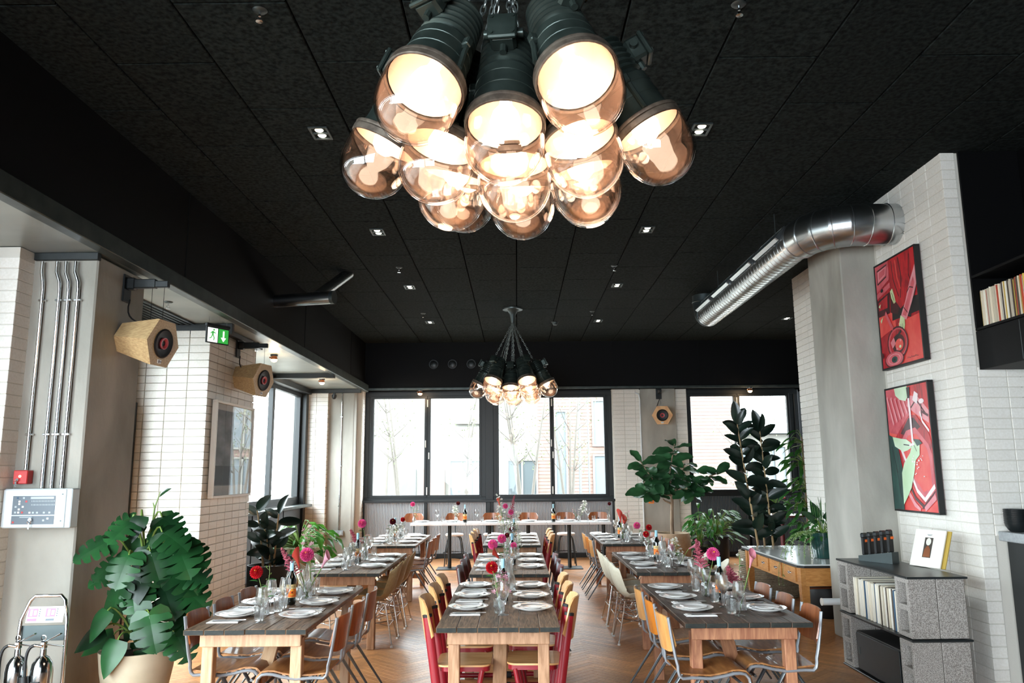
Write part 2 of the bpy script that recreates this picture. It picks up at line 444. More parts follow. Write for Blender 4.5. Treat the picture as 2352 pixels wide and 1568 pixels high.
# floor: dark base with herringbone oak blocks on it
b = MB(); b.box((1.0, 6.0, -0.06), (11.0, 22.6, 0.10)); floor = struct('floor', b, 'floor_gap', 'oak herringbone floor of the dining room')
BL, BW = 0.49, 0.07
planks = []
s2 = math.sqrt(2)
for c in range(-14, 14):
    for k in range(-140, 260):
        for kind in (0, 1):
            if kind == 0: u0, v0, du, dv = 0, 0, BL, BW
            else: u0, v0, du, dv = BL, -BL + BW, BW, BL
            uc = u0 + du / 2 + k * BW + c * BL; vc = v0 + dv / 2 + k * BW - c * BL
            X, Y = (uc - vc) / s2, (uc + vc) / s2 + 1.0
            if -4.2 < X < 5.8 and 3.6 < Y < 16.5: planks.append((X, Y, PI / 4 if kind else -PI / 4))
def vis_rank(p):
    X, Y, _ = p; d = math.hypot(X, Y)
    lane = (-1.25 < X < -0.55) or (0.38 < X < 1.05)
    return d + (0 if lane and Y > 5.5 else 6)
planks.sort(key=vis_rank)
pb = MB(); pb.cbox((0, 0, 0), (BW - 0.0016, BL - 0.0016, 0.012), 0.0008); plank_me = pb.mesh('floor_plank', 'oak_floor')
for (X, Y, a) in planks[:300]: ob('plank', plank_me, floor, (X, Y, -0.006), (0, 0, -a))
b = MB()
for (X, Y, a) in planks[300:]: b.box((X, Y, -0.006), (BW - 0.0016, BL - 0.0016, 0.012), rot=(0, 0, -a))
tag(b.build('parquet', 'oak_floor', floor), kind='stuff')

# ceiling: black felt panels with dark gaps
b = MB(); b.box((1.0, 6.0, ZC + 0.06), (11.0, 22.6, 0.08)); ceil = struct('ceiling', b, 'ceiling_gap', 'black ceiling of felt panels')
PX, PY = 0.68, 1.35
pb = MB(); pb.cbox((0, 0, 0), (PX - 0.012, PY - 0.012, 0.03), 0.005); pan_me = pb.mesh('ceiling_panel', 'ceiling_felt')
for i in range(-5, 9):
    for j in range(-1, 12):
        y = (10.25 if i % 2 == 0 else 9.575) + (j - 6) * PY + PY / 2; x = 0.02 + i * PX + PX / 2
        if -3.4 < x < 6.2 and 1.5 < y < 16.5: ob('panel', pan_me, ceil, (x, y, ZC + 0.005))

# bricks -----------------------------------------------------------
BRW, BRH = 0.24, 0.0867
_bm = {}
def brick_me(wd):
    k = round(wd, 3)
    if k not in _bm:
        m = MB(); m.cbox((0, 0, 0), (k - 0.008, 0.03, BRH - 0.0065), 0.0025); _bm[k] = m.mesh('brick', 'brick')
    return _bm[k]
def bricks(parent, p0, axis, cols, z0, z1, face):
    """stack-bonded bricks; p0 = (x, y) start, axis 'x'/'y' with sign from column widths, face = rotation about Z"""
    r = random.Random(3)
    nz = int(round((z1 - z0) / BRH)); dn = {0.0: (0, .010), PI / 2: (-.010, 0), -PI / 2: (.010, 0)}[face]; p0 = (p0[0] + dn[0], p0[1] + dn[1])
    pos = 0.0
    for wd in cols:
        c = pos + wd / 2; pos += wd
        for k in range(nz):
            x, y = (p0[0] + c, p0[1]) if axis == 'x' else (p0[0], p0[1] + c)
            j = r.uniform(-.0015, .0015)
            if axis == 'x': y += j
            else: x += j
            ob('brick', brick_me(wd), parent, (x, y, z0 + (k + .5) * BRH), (0, 0, face))
FR, PXF, NXF = 0.0, PI / 2, -PI / 2     # facing the camera, facing +X, facing -X
H = BRW / 2
# right wall with the two paintings
b = MB(); b.box((4.0, 7.20, ZC / 2), (0.47, 1.40, ZC)); wr = struct('wall_right', b, 'grout', 'cream stack-bonded brick wall behind the red paintings')
bricks(wr, (3.762, 6.51), 'y', [BRW] * 5 + [H], 0, ZC, NXF)
b = MB(); b.box((5.125, 6.60, ZC / 2), (1.76, 0.2, ZC)); we = struct('wall_end', b, 'grout', 'cream brick wall end beside the record shelf')
b2 = 3.752
bricks(we, (b2, 6.497), 'x', [0.13], 0, ZC, FR)
bricks(we, (b2 + .13, 6.497), 'x', [BRW] * 9, 1.2, 2.6, FR)
# concrete pillar and further brick wall on the right
b = MB(); b.cbox((3.76, 8.32, ZC / 2), (0.72, 0.88, ZC), 0.012); struct('pillar', b, 'concrete', 'bare concrete pillar beside the red paintings')
b = MB(); b.box((4.30, 9.70, ZC / 2), (0.5, 2.66, ZC)); w2 = struct('wall_side', b, 'grout', 'cream brick wall behind the oak desk')
bricks(w2, (4.042, 8.40), 'y', [BRW] * 11, 0, ZC, NXF)
b = MB(); b.box((6.35, 5.5, ZC / 2), (0.1, 22.0, ZC)); struct('wall_outer', b, 'black_paint')

# left bay: soffit, steel trim, black beam web
b = MB(); b.box((-3.82, 5.9, ZS + 0.03), (1.26, 21.4, 0.05)); soff = struct('soffit', b, 'soffit', 'grey metal soffit over the left bay')
b = MB(); b.cbox((-3.17, 5.6, 3.515), (0.10, 21.4, 0.145), 0.006); struct('trim_1', b, 'trim_steel', 'steel edge trim of the left beam')
b = MB(); b.box((-3.31, 5.6, 4.05), (0.2, 21.4, 0.92))
for y in (4.1, 7.3, 11.6, 14.9): b.box((-3.207, y, 4.05), (0.006, 0.012, 0.92))
struct('beam', b, 'black_paint', 'black beam casing along the left bay')
b = MB(); b.cbox((-3.75, 13.35, ZS - 0.03), (1.2, 0.10, 0.10), 0.005); struct('trim_2', b, 'frame_steel', 'dark steel strip across the left soffit')
b = MB(); b.cbox((-3.79, 8.78, 3.40), (1.06, 0.06, 0.12), .004); b.cbox((-3.47, 9.55, 3.43), (0.08, 1.6, 0.06), .004); struct('trim_3', b, 'frame_steel')
b = MB(); b.cbox((-3.75, 15.86, 3.42), (1.12, 0.06, 0.08), .004); struct('trim_4', b, 'frame_steel')
b = MB(); b.cbox((-3.50, 5.85, 3.43), (0.50, 0.05, 0.06), .004); struct('trim_5', b, 'frame_steel')
# far bulkhead
b = MB(); b.box((1.45, 16.55, 4.02), (9.6, 0.44, 1.06))
for x in (-.55, 2.05, 3.9): b.box((x, 16.327, 4.02), (0.01, 0.006, 1.0))
struct('beam', b, 'black_paint', 'black bulkhead above the far windows')
b = MB(); b.cbox((1.5, 16.33, 3.50), (9.5, 0.03, 0.05), .004); struct('trim_6', b, 'trim_steel')

# left piers
b = MB(); b.box((-4.06, 5.775, ZS / 2), (0.60, 0.21, ZS)); p1 = struct('wall_pier', b, 'grout', 'cream brick pier at the left edge')
bricks(p1, (-3.752 - BRW * 2 - H, 5.672), 'x', [H, BRW, BRW], 0, 3.42, FR)
bricks(p1, (-3.762, 5.69), 'y', [0.19], 0, 3.42, PXF)
b = MB(); b.cbox((-3.56, 6.24, 1.72), (0.60, 0.77, 3.44), 0.012); struct('pillar', b, 'concrete', 'concrete pillar carrying the fire alarm panel')
b = MB(); b.box((-3.93, 9.55, ZS / 2), (0.80, 1.56, ZS)); p2 = struct('wall_pier', b, 'grout', 'brick pier with the white framed picture')
bricks(p2, (-3.502 - BRW * 3 - H, 8.752), 'x', [H, BRW, BRW, BRW], 0, 3.42, FR)
bricks(p2, (-3.515, 8.775), 'y', [BRW] * 6 + [H], 0, 3.42, PXF)
b = MB(); b.box((-4.13, 15.99, ZS / 2), (0.50, 0.20, ZS)); p3 = struct('wall_pier', b, 'grout', 'narrow brick pier left of the far concrete column')
bricks(p3, (-3.862 - BRW * 2, 15.878), 'x', [BRW, BRW], 0, 3.42, FR)
bricks(p3, (-3.872, 15.90), 'y', [0.19], 0, 3.42, PXF)
b = MB(); b.cbox((-3.62, 16.35, 1.74), (0.54, 0.70, 3.48), 0.012); struct('pillar', b, 'concrete', 'concrete column left of the far windows')
b = MB(); b.box((-3.30, 16.55, 1.74), (0.10, 0.46, 3.48)); p4 = struct('wall_return', b, 'grout')
bricks(p4, (-3.245, 16.35), 'y', [BRW], 0, 3.46, PXF)
# far right piers
b = MB(); b.box((2.33, 16.68, 1.74), (0.58, 0.30, 3.48)); p5 = struct('wall_far', b, 'grout', 'cream brick pier right of the far windows')
bricks(p5, (2.055, 16.522), 'x', [BRW] * 2 + [H * .9], 0, 3.46, FR)
b = MB(); b.cbox((3.01, 16.66, 1.74), (0.74, 0.36, 3.48), 0.01); struct('pillar', b, 'concrete', 'far concrete pillar behind the fiddle-leaf fig')
b = MB(); b.box((3.51, 16.72, 1.74), (0.26, 0.26, 3.48)); p6 = struct('wall_strip', b, 'grout')
bricks(p6, (3.39, 16.577), 'x', [BRW], 0, 3.46, FR)

# outer walls with openings
b = MB()
b.box((-4.45, -5.1, 1.75), (0.16, 0.6, 3.5)); b.box((-4.45, 7.2, 0.04), (0.16, 3.0, 0.08)); b.box((-4.45, 9.5, 1.75), (0.16, 2.2, 3.5))
b.box((-4.45, 5.55, 1.75), (0.16, 2.2, 3.5)); b.box((-4.45, 13.2, 0.55), (0.16, 5.3, 1.10)); b.box((-4.45, 16.25, 1.75), (0.16, 0.9, 3.5))
b.box((-4.45, 5.6, 3.95), (0.16, 22.0, 0.95)); b.box((-4.45, 0.2, 0.04), (0.16, 10.6, 0.08))
struct('wall_left', b, 'frame_steel')
b = MB()
b.box((1.5, 16.82, 3.96), (9.7, 0.16, 1.08)); b.box((0.0, 16.82, 0.56), (8.6, 0.10, 1.12)); b.box((5.1, 16.82, 0.62), (3.4, 0.10, 1.24))
b.box((6.2, 16.82, 1.75), (0.36, 0.16, 3.5)); b.box((-4.2, 16.82, 1.75), (0.6, 0.16, 3.5)); b.box((2.8, 16.9, 1.75), (1.5, 0.1, 3.5))
struct('wall_back', b, 'frame_steel')
b = MB()
b.box((1.0, -5.3, 0.15), (11, 0.16, 0.3)); b.box((1.0, -5.3, 4.0), (11, 0.16, 1.1)); b.box((3.25, -5.3, 1.9), (6.5, 0.16, 3.3)); b.box((-4.3, -5.3, 1.9), (.4, .16, 3.3))
struct('wall_front', b, 'frame_steel')

# windows ----------------------------------------------------------
def frame_rect(mb, x0, x1, z0, z1, y, t, d, ch=.004):
    mb.cbox(((x0 + x1) / 2, y, z1 - t / 2), (x1 - x0, d, t), ch); mb.cbox(((x0 + x1) / 2, y, z0 + t / 2), (x1 - x0, d, t), ch)
    mb.cbox((x0 + t / 2, y, (z0 + z1) / 2), (t, d, z1 - z0 - 2 * t), ch); mb.cbox((x1 - t / 2, y, (z0 + z1) / 2), (t, d, z1 - z0 - 2 * t), ch)
def window(name, label, x0, x1, z0, z1, panes, y, t, hw=True):
    m = MB(); frame_rect(m, x0, x1, z0, z1, y, t, 0.12)
    ed = [x0 + t - .01] + [q for a, c in panes for q in (a - .05, c + .05)] + [x1 - t + .01]
    for e0, e1 in zip(ed[0::2], ed[1::2]):
        if e1 - e0 > .004: m.cbox(((e0 + e1) / 2, y, (z0 + z1) / 2), (e1 - e0, .10, z1 - z0 - 2 * t + .01), .003)
    o = struct(name, m, 'frame_steel', label)
    for (a, c) in panes:
        m = MB(); frame_rect(m, a - .055, c + .055, z0 + t - .01, z1 - t + .01, y - .02, 0.055, 0.09); fo = m.build('sash', 'frame_steel', o)
        m = MB(); m.box(((a + c) / 2, y, (z0 + z1) / 2), (c - a, 0.008, z1 - z0 - 2 * t - .07)); m.build('pane', 'pane_glass', fo)
    if hw:
        m = MB(); xm = (panes[0][1] + panes[1][0]) / 2
        for z in (z0 + .22, z1 - .24): m.cbox((xm, y - .075, z), (.022, .02, .16), .004)
        m.cbox((panes[0][1] + .03, y - .075, (z0 + z1) / 2 + .05), (.02, .03, .15), .004); m.cbox((panes[1][0] - .03, y - .075, (z0 + z1) / 2 - .2), (.02, .03, .14), .004)
        m.build('hinge', 'white_frame', o)
    return o
window('window_1', 'left pair of far windows in black steel frames', -3.24, -0.66, 1.15, 3.46, [(-3.06, -1.97), (-1.84, -0.80)], 16.70, 0.09)
window('window_2', 'right pair of far windows in black steel frames', -0.50, 2.06, 1.15, 3.46, [(-0.38, 0.71), (0.80, 1.87)], 16.70, 0.09)
window('window_3', 'far right window behind the rubber plants', 3.62, 6.05, 1.22, 3.46, [(3.74, 4.66), (4.80, 5.80)], 16.72, 0.09)
b = MB(); b.cbox((-0.58, 16.68, 1.73), (0.16, 0.16, 3.46), .005)
for x in (-3.24, -1.92, 0.76, 2.03): b.cbox((x, 16.60, 0.60), (0.06, 0.07, 1.12), .004)
b.cbox((-0.6, 16.60, .6), (.07, .08, 1.12), .004); b.cbox((-0.6, 16.58, 1.16), (5.3, 0.12, 0.05), .004)
struct('trim_7', b, 'frame_steel', 'black steel posts between the far windows')
b = MB(); b.box((-0.6, 16.60, 0.045), (5.3, 0.08, 0.09)); b.box((4.9, 16.62, 0.045), (2.6, 0.08, 0.09)); struct('baseboard_far', b, 'black_steel')
def ribbed(parent_name, x0, x1, y, z0, z1, mat, pitch=0.032):
    m = MB(); n = int((x1 - x0) / pitch); vs = []; 
    for k in range(n):
        xa = x0 + k * (x1 - x0) / n; wdt = (x1 - x0) / n
        for (dx, dy) in ((0, 0), (.58, 0), (.66, .012), (.92, .012)): vs += [(xa + dx * wdt, y + dy, z0), (xa + dx * wdt, y + dy, z1)]
    vs += [(x1, y, z0), (x1, y, z1)]
    fs = [(2 * i, 2 * i + 2, 2 * i + 3, 2 * i + 1) for i in range(len(vs) // 2 - 1)]
    m.add(vs, fs); return struct(parent_name, m, mat, 'grey ribbed metal panel under the far window')
for (x0, x1) in ((-3.21, -1.95), (-1.89, -0.64), (-0.56, 0.73), (0.79, 2.0)): ribbed('wall_panel', x0, x1, 16.64, 0.08, 1.14, 'corrugated')
ribbed('wall_panel', 3.64, 4.85, 16.66, 0.08, 1.22, 'corrugated_dark'); ribbed('wall_panel', 4.9, 6.1, 16.66, 0.08, 1.22, 'corrugated_dark')
# windows on the left side (turned to face +X)
def side_window(name, label, y0, y1, z0, z1, splits, x=-4.42, t=0.09):
    m = MB(); R = Matrix.Rotation(PI / 2, 4, 'Z')
    m2 = MB(); frame_rect(m2, y0, y1, z0, z1, 0, t, 0.12)
    m.v = [(x - p[1], p[0], p[2]) for p in m2.v]; m.f = [f[::-1] for f in m2.f]; m.m = m2.m; m.f = [tuple(f) for f in m2.f]
    o = struct(name, m, 'frame_steel', label)
    ed = [y0 + t] + list(splits) + [y1 - t]
    for a, c in zip(ed, ed[1:]):
        m2 = MB(); frame_rect(m2, a, c, z0 + t - .01, z1 - t + .01, .02, 0.06, 0.09); m = MB()
        m.v = [(x - p[1] + .04, p[0], p[2]) for p in m2.v]; m.f = m2.f; m.m = m2.m; fo = m.build('sash', 'frame_steel', o)
        m = MB(); m.box((x, (a + c) / 2, (z0 + z1) / 2), (0.008, c - a - .1, z1 - z0 - 2 * t - .08)); m.build('pane', 'pane_glass', fo)
    return o
side_window('window_4', 'left window behind the framed picture pier', 10.62, 15.75, 1.16, 3.42, [12.2, 13.9])
side_window('window_5', 'narrow left window between pillar and brick pier', 6.66, 8.40, 0.08, 3.42, [])
side_window('window_6', 'tall left window beside the camera', -4.7, 4.5, 0.08, 3.42, [-2.1, 0.2, 2.4])
b = MB(); b.cbox((-4.25, 13.2, 1.13), (0.30, 5.2, 0.05), .004); struct('trim_8', b, 'trim_steel', 'grey window ledge of the left bay')
b = MB()
for y in (11.2, 12.9, 14.6): b.box((-4.33, y + .85 * .98, 0.56), (0.04, 1.64, 1.04))
struct('wall_panel', b, 'corrugated_dark', 'dark panels below the left bay window')
b = MB(); b.cbox((-4.33, 8.56, 1.3), (.12, .30, 2.5), .004); struct('trim_9', b, 'black_steel')
b = MB(); b.cbox((-4.33, 15.79, 1.75), (.14, .16, 3.4), .004); b.cbox((-4.33, 10.5, 1.75), (.14, .22, 3.4), .004); b.cbox((-4.30, 13.2, 3.40), (.2, 5.3, .1), .004); struct('trim_10', b, 'frame_steel')

# ------------------------------------------------------------------ outside
b = MB(); b.box((0, 30, -0.16), (90, 70, 0.1)); tag(b.build('ground', 'ext_ground'), 'pale paving outside the windows', None, None, 'structure')
pbr('ext_joint', '#5c4a43', 0.9)
fac = thing('apartment_block', 'pale brick building across the street behind the far windows', 'building', (0, 30, 0))
def ep(name, mat, c, d, parent=fac): m = MB(); m.box(c, d); return m.build(name, mat, parent)
ep('wall', 'ext_render', (-4.0, .6, 3.2), (9.6, 1.0, 6.4)); ep('wall', 'ext_brick', (4.6, .5, 4.0), (7.7, 1.0, 8.0))
m = MB()
for k in range(60): m.box((4.6, -.006, .1 + k * .13), (7.6, .012, .012))
tag(m.build('brick_joint', 'ext_joint', fac), kind='stuff')
ep('gate', 'ext_mid', (-4.45, .05, .95), (1.2, .12, 1.9)); ep('brick_panel', 'ext_brick', (-3.2, .06, .95), (.9, .1, 1.9))
def ewin(x0, x1, z0, z1, nx=1, mat='ext_dark'):
    m = MB(); frame_rect(m, x0, x1, z0, z1, -.03, .07, .12); f = m.build('window', 'ext_render', fac)
    m = MB(); m.box(((x0 + x1) / 2, .02, (z0 + z1) / 2), (x1 - x0 - .1, .1, z1 - z0 - .1)); m.build('pane', mat, f)
    for k in range(1, nx):
        xx = x0 + (x1 - x0) * k / nx; m = MB(); m.box((xx, -.04, (z0 + z1) / 2), (.06, .1, z1 - z0)); m.build('glazing_bar', 'ext_render', f)
ewin(-2.6, -.9, .1, 2.25, 2, 'ext_mid'); ewin(-.40, .80, .1, 2.25, 2); ewin(2.9, 4.3, 2.7, 4.5, 2, 'ext_mid'); ewin(2.9, 4.3, .1, 2.4, 2, 'ext_mid')
ewin(1.45, 1.95, .1, 4.1, 1, 'ext_mid'); ewin(-2.4, -1.0, 3.6, 5.2, 2, 'ext_render'); ewin(-6.5, -5.4, 3.2, 5.0, 2)
ho = thing('glazed_pavilion', 'low white building with many windows behind the rubber plants', 'building', (9.5, 32, 0))
ep('wall', 'ext_render', (0, .5, 1.6), (7.0, 1.0, 3.2), ho)
ep('roof', 'ext_mid', (0, .3, 3.3), (7.4, 1.6, .16), ho)
for k in range(6):
    x = -2.9 + k * 1.15; m = MB(); frame_rect(m, x, x + .95, .7, 2.75, -.05, .07, .12); f = m.build('window', 'ext_render', ho)
    m = MB(); m.box((x + .47, 0, 1.72), (.9, .06, 2.0)); m.build('pane', 'ext_mid', f); m = MB(); m.box((x + .47, -.06, 1.72), (.05, .08, 2.0)); m.build('glazing_bar', 'ext_render', f)
lb = thing('white_block', 'plain pale building seen through the left windows', 'building', (-22, 12, 0))
ep('wall', 'ext_render', (0, 0, 2.0), (1, 40, 4), lb)
for k in range(8): ep('window', 'ext_mid', (.5, -14 + k * 4, 2), (.1, 1.6, 1.8), lb)
for (x, r_, lab) in ((2.3, .05, 'thick dark street post outside the right far pane'), (2.62, .03, 'thin downpipe on the brick building opposite')):
    m = MB(); m.tube([(0, 0, 0), (0, 0, 7)], r_, 8); tag(m.build('street_post', 'ext_mid', loc=(x, 28.5, -.11)), lab, 'post')
def tree(loc, h, stems, seed, label):
    r = random.Random(seed); t = thing('young_tree', label, 'tree', loc); m = MB(); lv = MB()
    for s in range(stems):
        a = r.uniform(0, 6.28); top = Vector((math.cos(a) * h * .16, math.sin(a) * h * .1, h)); P = bez((math.cos(a) * .1, math.sin(a) * .1, 0), (math.cos(a) * .2, 0, h * .35), top * .7, top, 8)
        m.tube(P, [.055 * (1 - .85 * i / 8) for i in range(9)], 6)
        for k in range(9):
            p = P[3 + k % 6]; a2 = r.uniform(0, 6.28); l = r.uniform(.5, 1.3)
            q = p + Vector((math.cos(a2) * l * .7, math.sin(a2) * l * .5, l * .7)); m.tube([p, (p + q) / 2 + Vector((0, 0, -.06)), q], [.018, .012, .004], 4)
            for z in range(16):
                c = p.lerp(q, r.uniform(.3, 1.05)) + Vector((r.gauss(0, .16), r.gauss(0, .14), r.gauss(0, .16))); M = Matrix.Translation(c) @ Euler((r.uniform(0, 6), r.uniform(0, 6), r.uniform(0, 6))).to_matrix().to_4x4()
                lv.add([(-.035, 0, 0), (0, -.02, 0), (.035, 0, 0), (0, .02, 0)], [(0, 1, 2, 3)], 0, M)
    m.build('trunk', 'ext_bark', t, smooth=60); tag(lv.build('foliage', 'ext_leaf', t), kind='stuff')
tree((-3.3, 23, -.11), 5.6, 2, 5, 'slender young tree outside the leftmost far pane')
tree((-4.2, 25, -.11), 5.5, 1, 8, 'single-stemmed young tree near the grey gate outside')
tree((.25, 22.5, -.11), 5.2, 4, 12, 'multi-stemmed young tree outside the third far pane')
tree((-1.7, 25, -.11), 4.4, 2, 21, 'young tree in front of the shop window opposite')
tree((1.6, 24, -.11), 4.8, 3, 33, 'leafy young tree outside the rightmost far pane')
tree((7.0, 24, -.11), 3.0, 2, 35, 'small tree outside the window behind the rubber plants')
# ------------------------------------------------------------------ dining tables
TH = 0.76
def make_table(name_label, x0, x1, y0, y1, top_mat, leg_mat, seed, brace=True):
    r = random.Random(seed); cx, cyy = (x0 + x1) / 2, (y0 + y1) / 2; wd, ln = x1 - x0, y1 - y0
    t = thing('dining_table', name_label, 'table', (cx, cyy, 0), 0, 'wooden dining tables')
    n = 6; bw = wd / n
    for i in range(n):
        m = MB(); dy = r.uniform(-.004, .004)
        m.cbox((0, 0, 0), (bw - .002, ln, .034), .003); m.m = [1 if all(abs(abs(m.v[q][1]) - ln / 2) < .0001 for q in f) else 0 for f in m.f]; m.build('plank', [top_mat, 'table_edge'], t, (-wd / 2 + (i + .5) * bw, dy, TH - .017 + r.uniform(-.001, .001)))
    for s in (-1, 1):
        m = MB(); m.cbox((0, 0, 0), (wd * .84, .035, .095), .004); m.build('apron', leg_mat, t, (0, s * (ln / 2 - .13), TH - .082))
        m = MB(); m.cbox((0, 0, 0), (.03, ln - .30, .085), .004); m.build('side_rail', leg_mat, t, (s * (wd * .42 - .10), 0, TH - .078))
        for q in (-1, 1):
            m = MB(); m.cbox((0, 0, 0), (.075, .075, TH - .0345 - .05), .005); m.build('leg', leg_mat, t, (q * (wd * .42 - .04), s * (ln / 2 - .19), (TH - .035 - .05) / 2))
        m = MB(); m.cbox((0, 0, 0), (wd * .84 - .16, .05, .075), .004); m.build('stretcher', leg_mat, t, (0, s * (ln / 2 - .19), .15))
    if brace:
        for s in (-1, 1):
            m = MB(); a = Vector((0, s * (ln / 2 - .22), .17)); c = Vector((0, s * .18, TH - .05)); d = c - a
            m.cbox((0, 0, 0), (.095, .035, d.length - .03), .004); m.build('brace', leg_mat, t, (a + c) / 2, (math.atan2(-d.y, d.z), 0, 0))
    return t
TABLES = {
 'front centre table': (-0.53, 0.27, 5.22, 7.26, 'table_weathered', 'pine_mid', 1),
 'middle centre table': (-0.48, 0.31, 7.86, 9.88, 'table_weathered', 'pine_mid', 2),
 'back centre table': (-0.48, 0.32, 10.92, 12.90, 'table_weathered', 'pine_mid', 3),
 'front left table': (-2.15, -1.36, 5.20, 7.08, 'table_weathered', 'pine_pale', 4),
 'middle left table': (-2.19, -1.38, 8.00, 9.97, 'table_weathered', 'pine_mid', 5),
 'back left table': (-2.20, -1.40, 10.95, 12.85, 'table_weathered', 'pine_mid', 6),
 'front right table': (1.09, 1.93, 5.32, 7.17, 'table_dark', 'pine_red', 7),
 'middle right table': (1.17, 1.98, 7.92, 9.93, 'table_dark', 'pine_red', 8),
 'back right table': (1.17, 1.97, 11.00, 12.88, 'table_dark', 'pine_red', 9)}
TLAB = {
 'front centre table': 'weathered plank table nearest the camera in the centre row',
 'middle centre table': 'weathered plank table in the middle of the centre row',
 'back centre table': 'weathered plank table at the back of the centre row, beechwood chairs around it',
 'front left table': 'weathered plank table on pale pine legs beside the monstera',
 'middle left table': 'weathered plank table in the left row with tan shell chairs',
 'back left table': 'weathered plank table at the back of the left row',
 'front right table': 'dark plank table nearest the camera in the right row, calla lily on it',
 'middle right table': 'dark plank table in the right row with cream shell chairs',
 'back right table': 'dark plank table at the back of the right row'}
for k, (x0, x1, y0, y1, tm, lm, sd) in TABLES.items(): make_table(TLAB[k], x0, x1, y0, y1, tm, lm, sd)

# ------------------------------------------------------------------ chairs (all face +X, origin on the floor under the seat)
def rounded(w_, d_, r, n=5):
    P = []
    for cx_, cy_, a0 in ((w_ / 2 - r, d_ / 2 - r, 0), (-w_ / 2 + r, d_ / 2 - r, PI / 2), (-w_ / 2 + r, -d_ / 2 + r, PI), (w_ / 2 - r, -d_ / 2 + r, 1.5 * PI)):
        for i in range(n + 1): a = a0 + PI / 2 * i / n; P.append((cx_ + r * math.cos(a), cy_ + r * math.sin(a)))
    return P
def curved_back(m, xb, z0, z1, half, bulge, lean, thick=.011, corner=.05, nu=10, nv=6):
    def fn(u, v):
        t = u * 2 - 1; q = abs(t)
        y = half * t; zz = z0 + (z1 - z0) * v
        c = 0
        if q > .6: c = corner * (1 - math.sqrt(max(0, 1 - ((q - .6) / .4) ** 2))) * (1 if v > .5 else -1) * abs(v - .5) * 2
        return (xb - lean * (zz - z0) - bulge * (1 - t * t), y, zz - c)
    m.grid(fn, nu, nv, thick=thick)
def chair_red():
    t = thing('school_chair', 'beech chair', 'chair')
    m = MB(); m.prism(rounded(.375, .39, .07), .447, .459); m.build('seat', 'beech', t, (0.01, 0, 0), smooth=30)
    m = MB(); curved_back(m, -.185, .60, .885, .20, .075, .17); m.build('backrest', 'beech', t, smooth=50)
    m = MB(); P = rounded(.34, .34, .05); m.prism([(x + .02, y) for x, y in P], .412, .447); m.build('seat_frame', 'red_enamel', t, smooth=30)
    for s in (-1, 1):
        g = MB(); g.tube([(-.13, s * .175, .035), (-.235, s * .175, .77)], .031, 8, flat=(.55, 1.0, (1, 0, 0))); p = g.build('post', 'red_enamel', t, smooth=50)
        g = MB(); g.tube([(-.234, s * .175, .768), (-.237, s * .175, .787)], .033, 8, flat=(.6, 1.0, (1, 0, 0))); g.build('post_cap', 'rubber_black', p, smooth=50)
        g = MB(); g.tube([(-.16, s * .175, .028), (.19, s * .175, .028)], .02, 8, flat=(.9, 1.0)); g.tube([(.14, s * .16, .42), (.06, s * .175, .035)], .018, 8); q = g.build('skid', 'red_enamel', t, smooth=50)
        g = MB(); g.cbox((.215, s * .175, .024), (.07, .044, .046), .008); g.cbox((-.18, s * .175, .024), (.06, .044, .046), .008); g.build('foot_cap', 'rubber_black', q)
    return t
def chair_steel():
    t = thing('plywood_chair', 'plywood chair', 'chair')
    path = [(-.262, .80), (-.245, .68), (-.225, .56), (-.21, .50)] + [(-.17 + .04 * math.cos(a), .47 + .05 * math.sin(a)) for a in (PI, 1.2 * PI, 1.4 * PI)] + [(-.12, .425), (0, .418), (.09, .432), (.15, .447)] + [(.20 + .055 * math.cos(a), .395 + .055 * math.sin(a)) for a in (.55 * PI, .35 * PI, .15 * PI, 0)] + [(.253, .35), (.250, .30)]
    seatp = [(-.20, .446), (-.12, .437), (0, .43), (.09, .444), (.15, .459)] + [(.20 + .066 * math.cos(a), .395 + .066 * math.sin(a)) for a in (.55 * PI, .35 * PI, .15 * PI, 0)] + [(.264, .35)]
    def seat(u, v):
        k = v * (len(seatp) - 1); i = min(int(k), len(seatp) - 2); f = k - i
        x = seatp[i][0] * (1 - f) + seatp[i + 1][0] * f; z = seatp[i][1] * (1 - f) + seatp[i + 1][1] * f
        return (x, (u * 2 - 1) * .182, z)
    m = MB(); m.grid(seat, 2, 18, thick=.010); m.build('seat', 'ply_seat', t, smooth=60)
    m = MB(); curved_back(m, -.214, .575, .805, .20, .045, .14, thick=.010); m.build('backrest', 'ply_brown', t, smooth=50)
    for s in (-1, 1):
        g = MB(); g.tube([(x, s * .196, z) for x, z in path], .017, 8, flat=(.62, 1.0, (0, 1, 0))); g.build('side_frame', 'grey_steel', t, smooth=60)
        g = MB(); g.tube([(-.06, s * .17, .425), (-.34, s * .19, .012)], [.021, .012], 8, flat=(.6, 1.1, (0, 1, 0))); g.build('leg', 'dark_steel', t, smooth=60)
        g = MB(); g.tube([(-.01, s * .17, .425), (.235, s * .19, .012)], [.021, .012], 8, flat=(.6, 1.1, (0, 1, 0))); g.build('leg', 'dark_steel', t, smooth=60)
    m = MB(); m.tube([(-.04, -.175, .415), (-.04, .175, .415)], .014, 8); m.tube([(.20, -.185, .385), (.20, .185, .385)], .01, 6); m.build('crossbar', 'dark_steel', t, smooth=60)
    return t
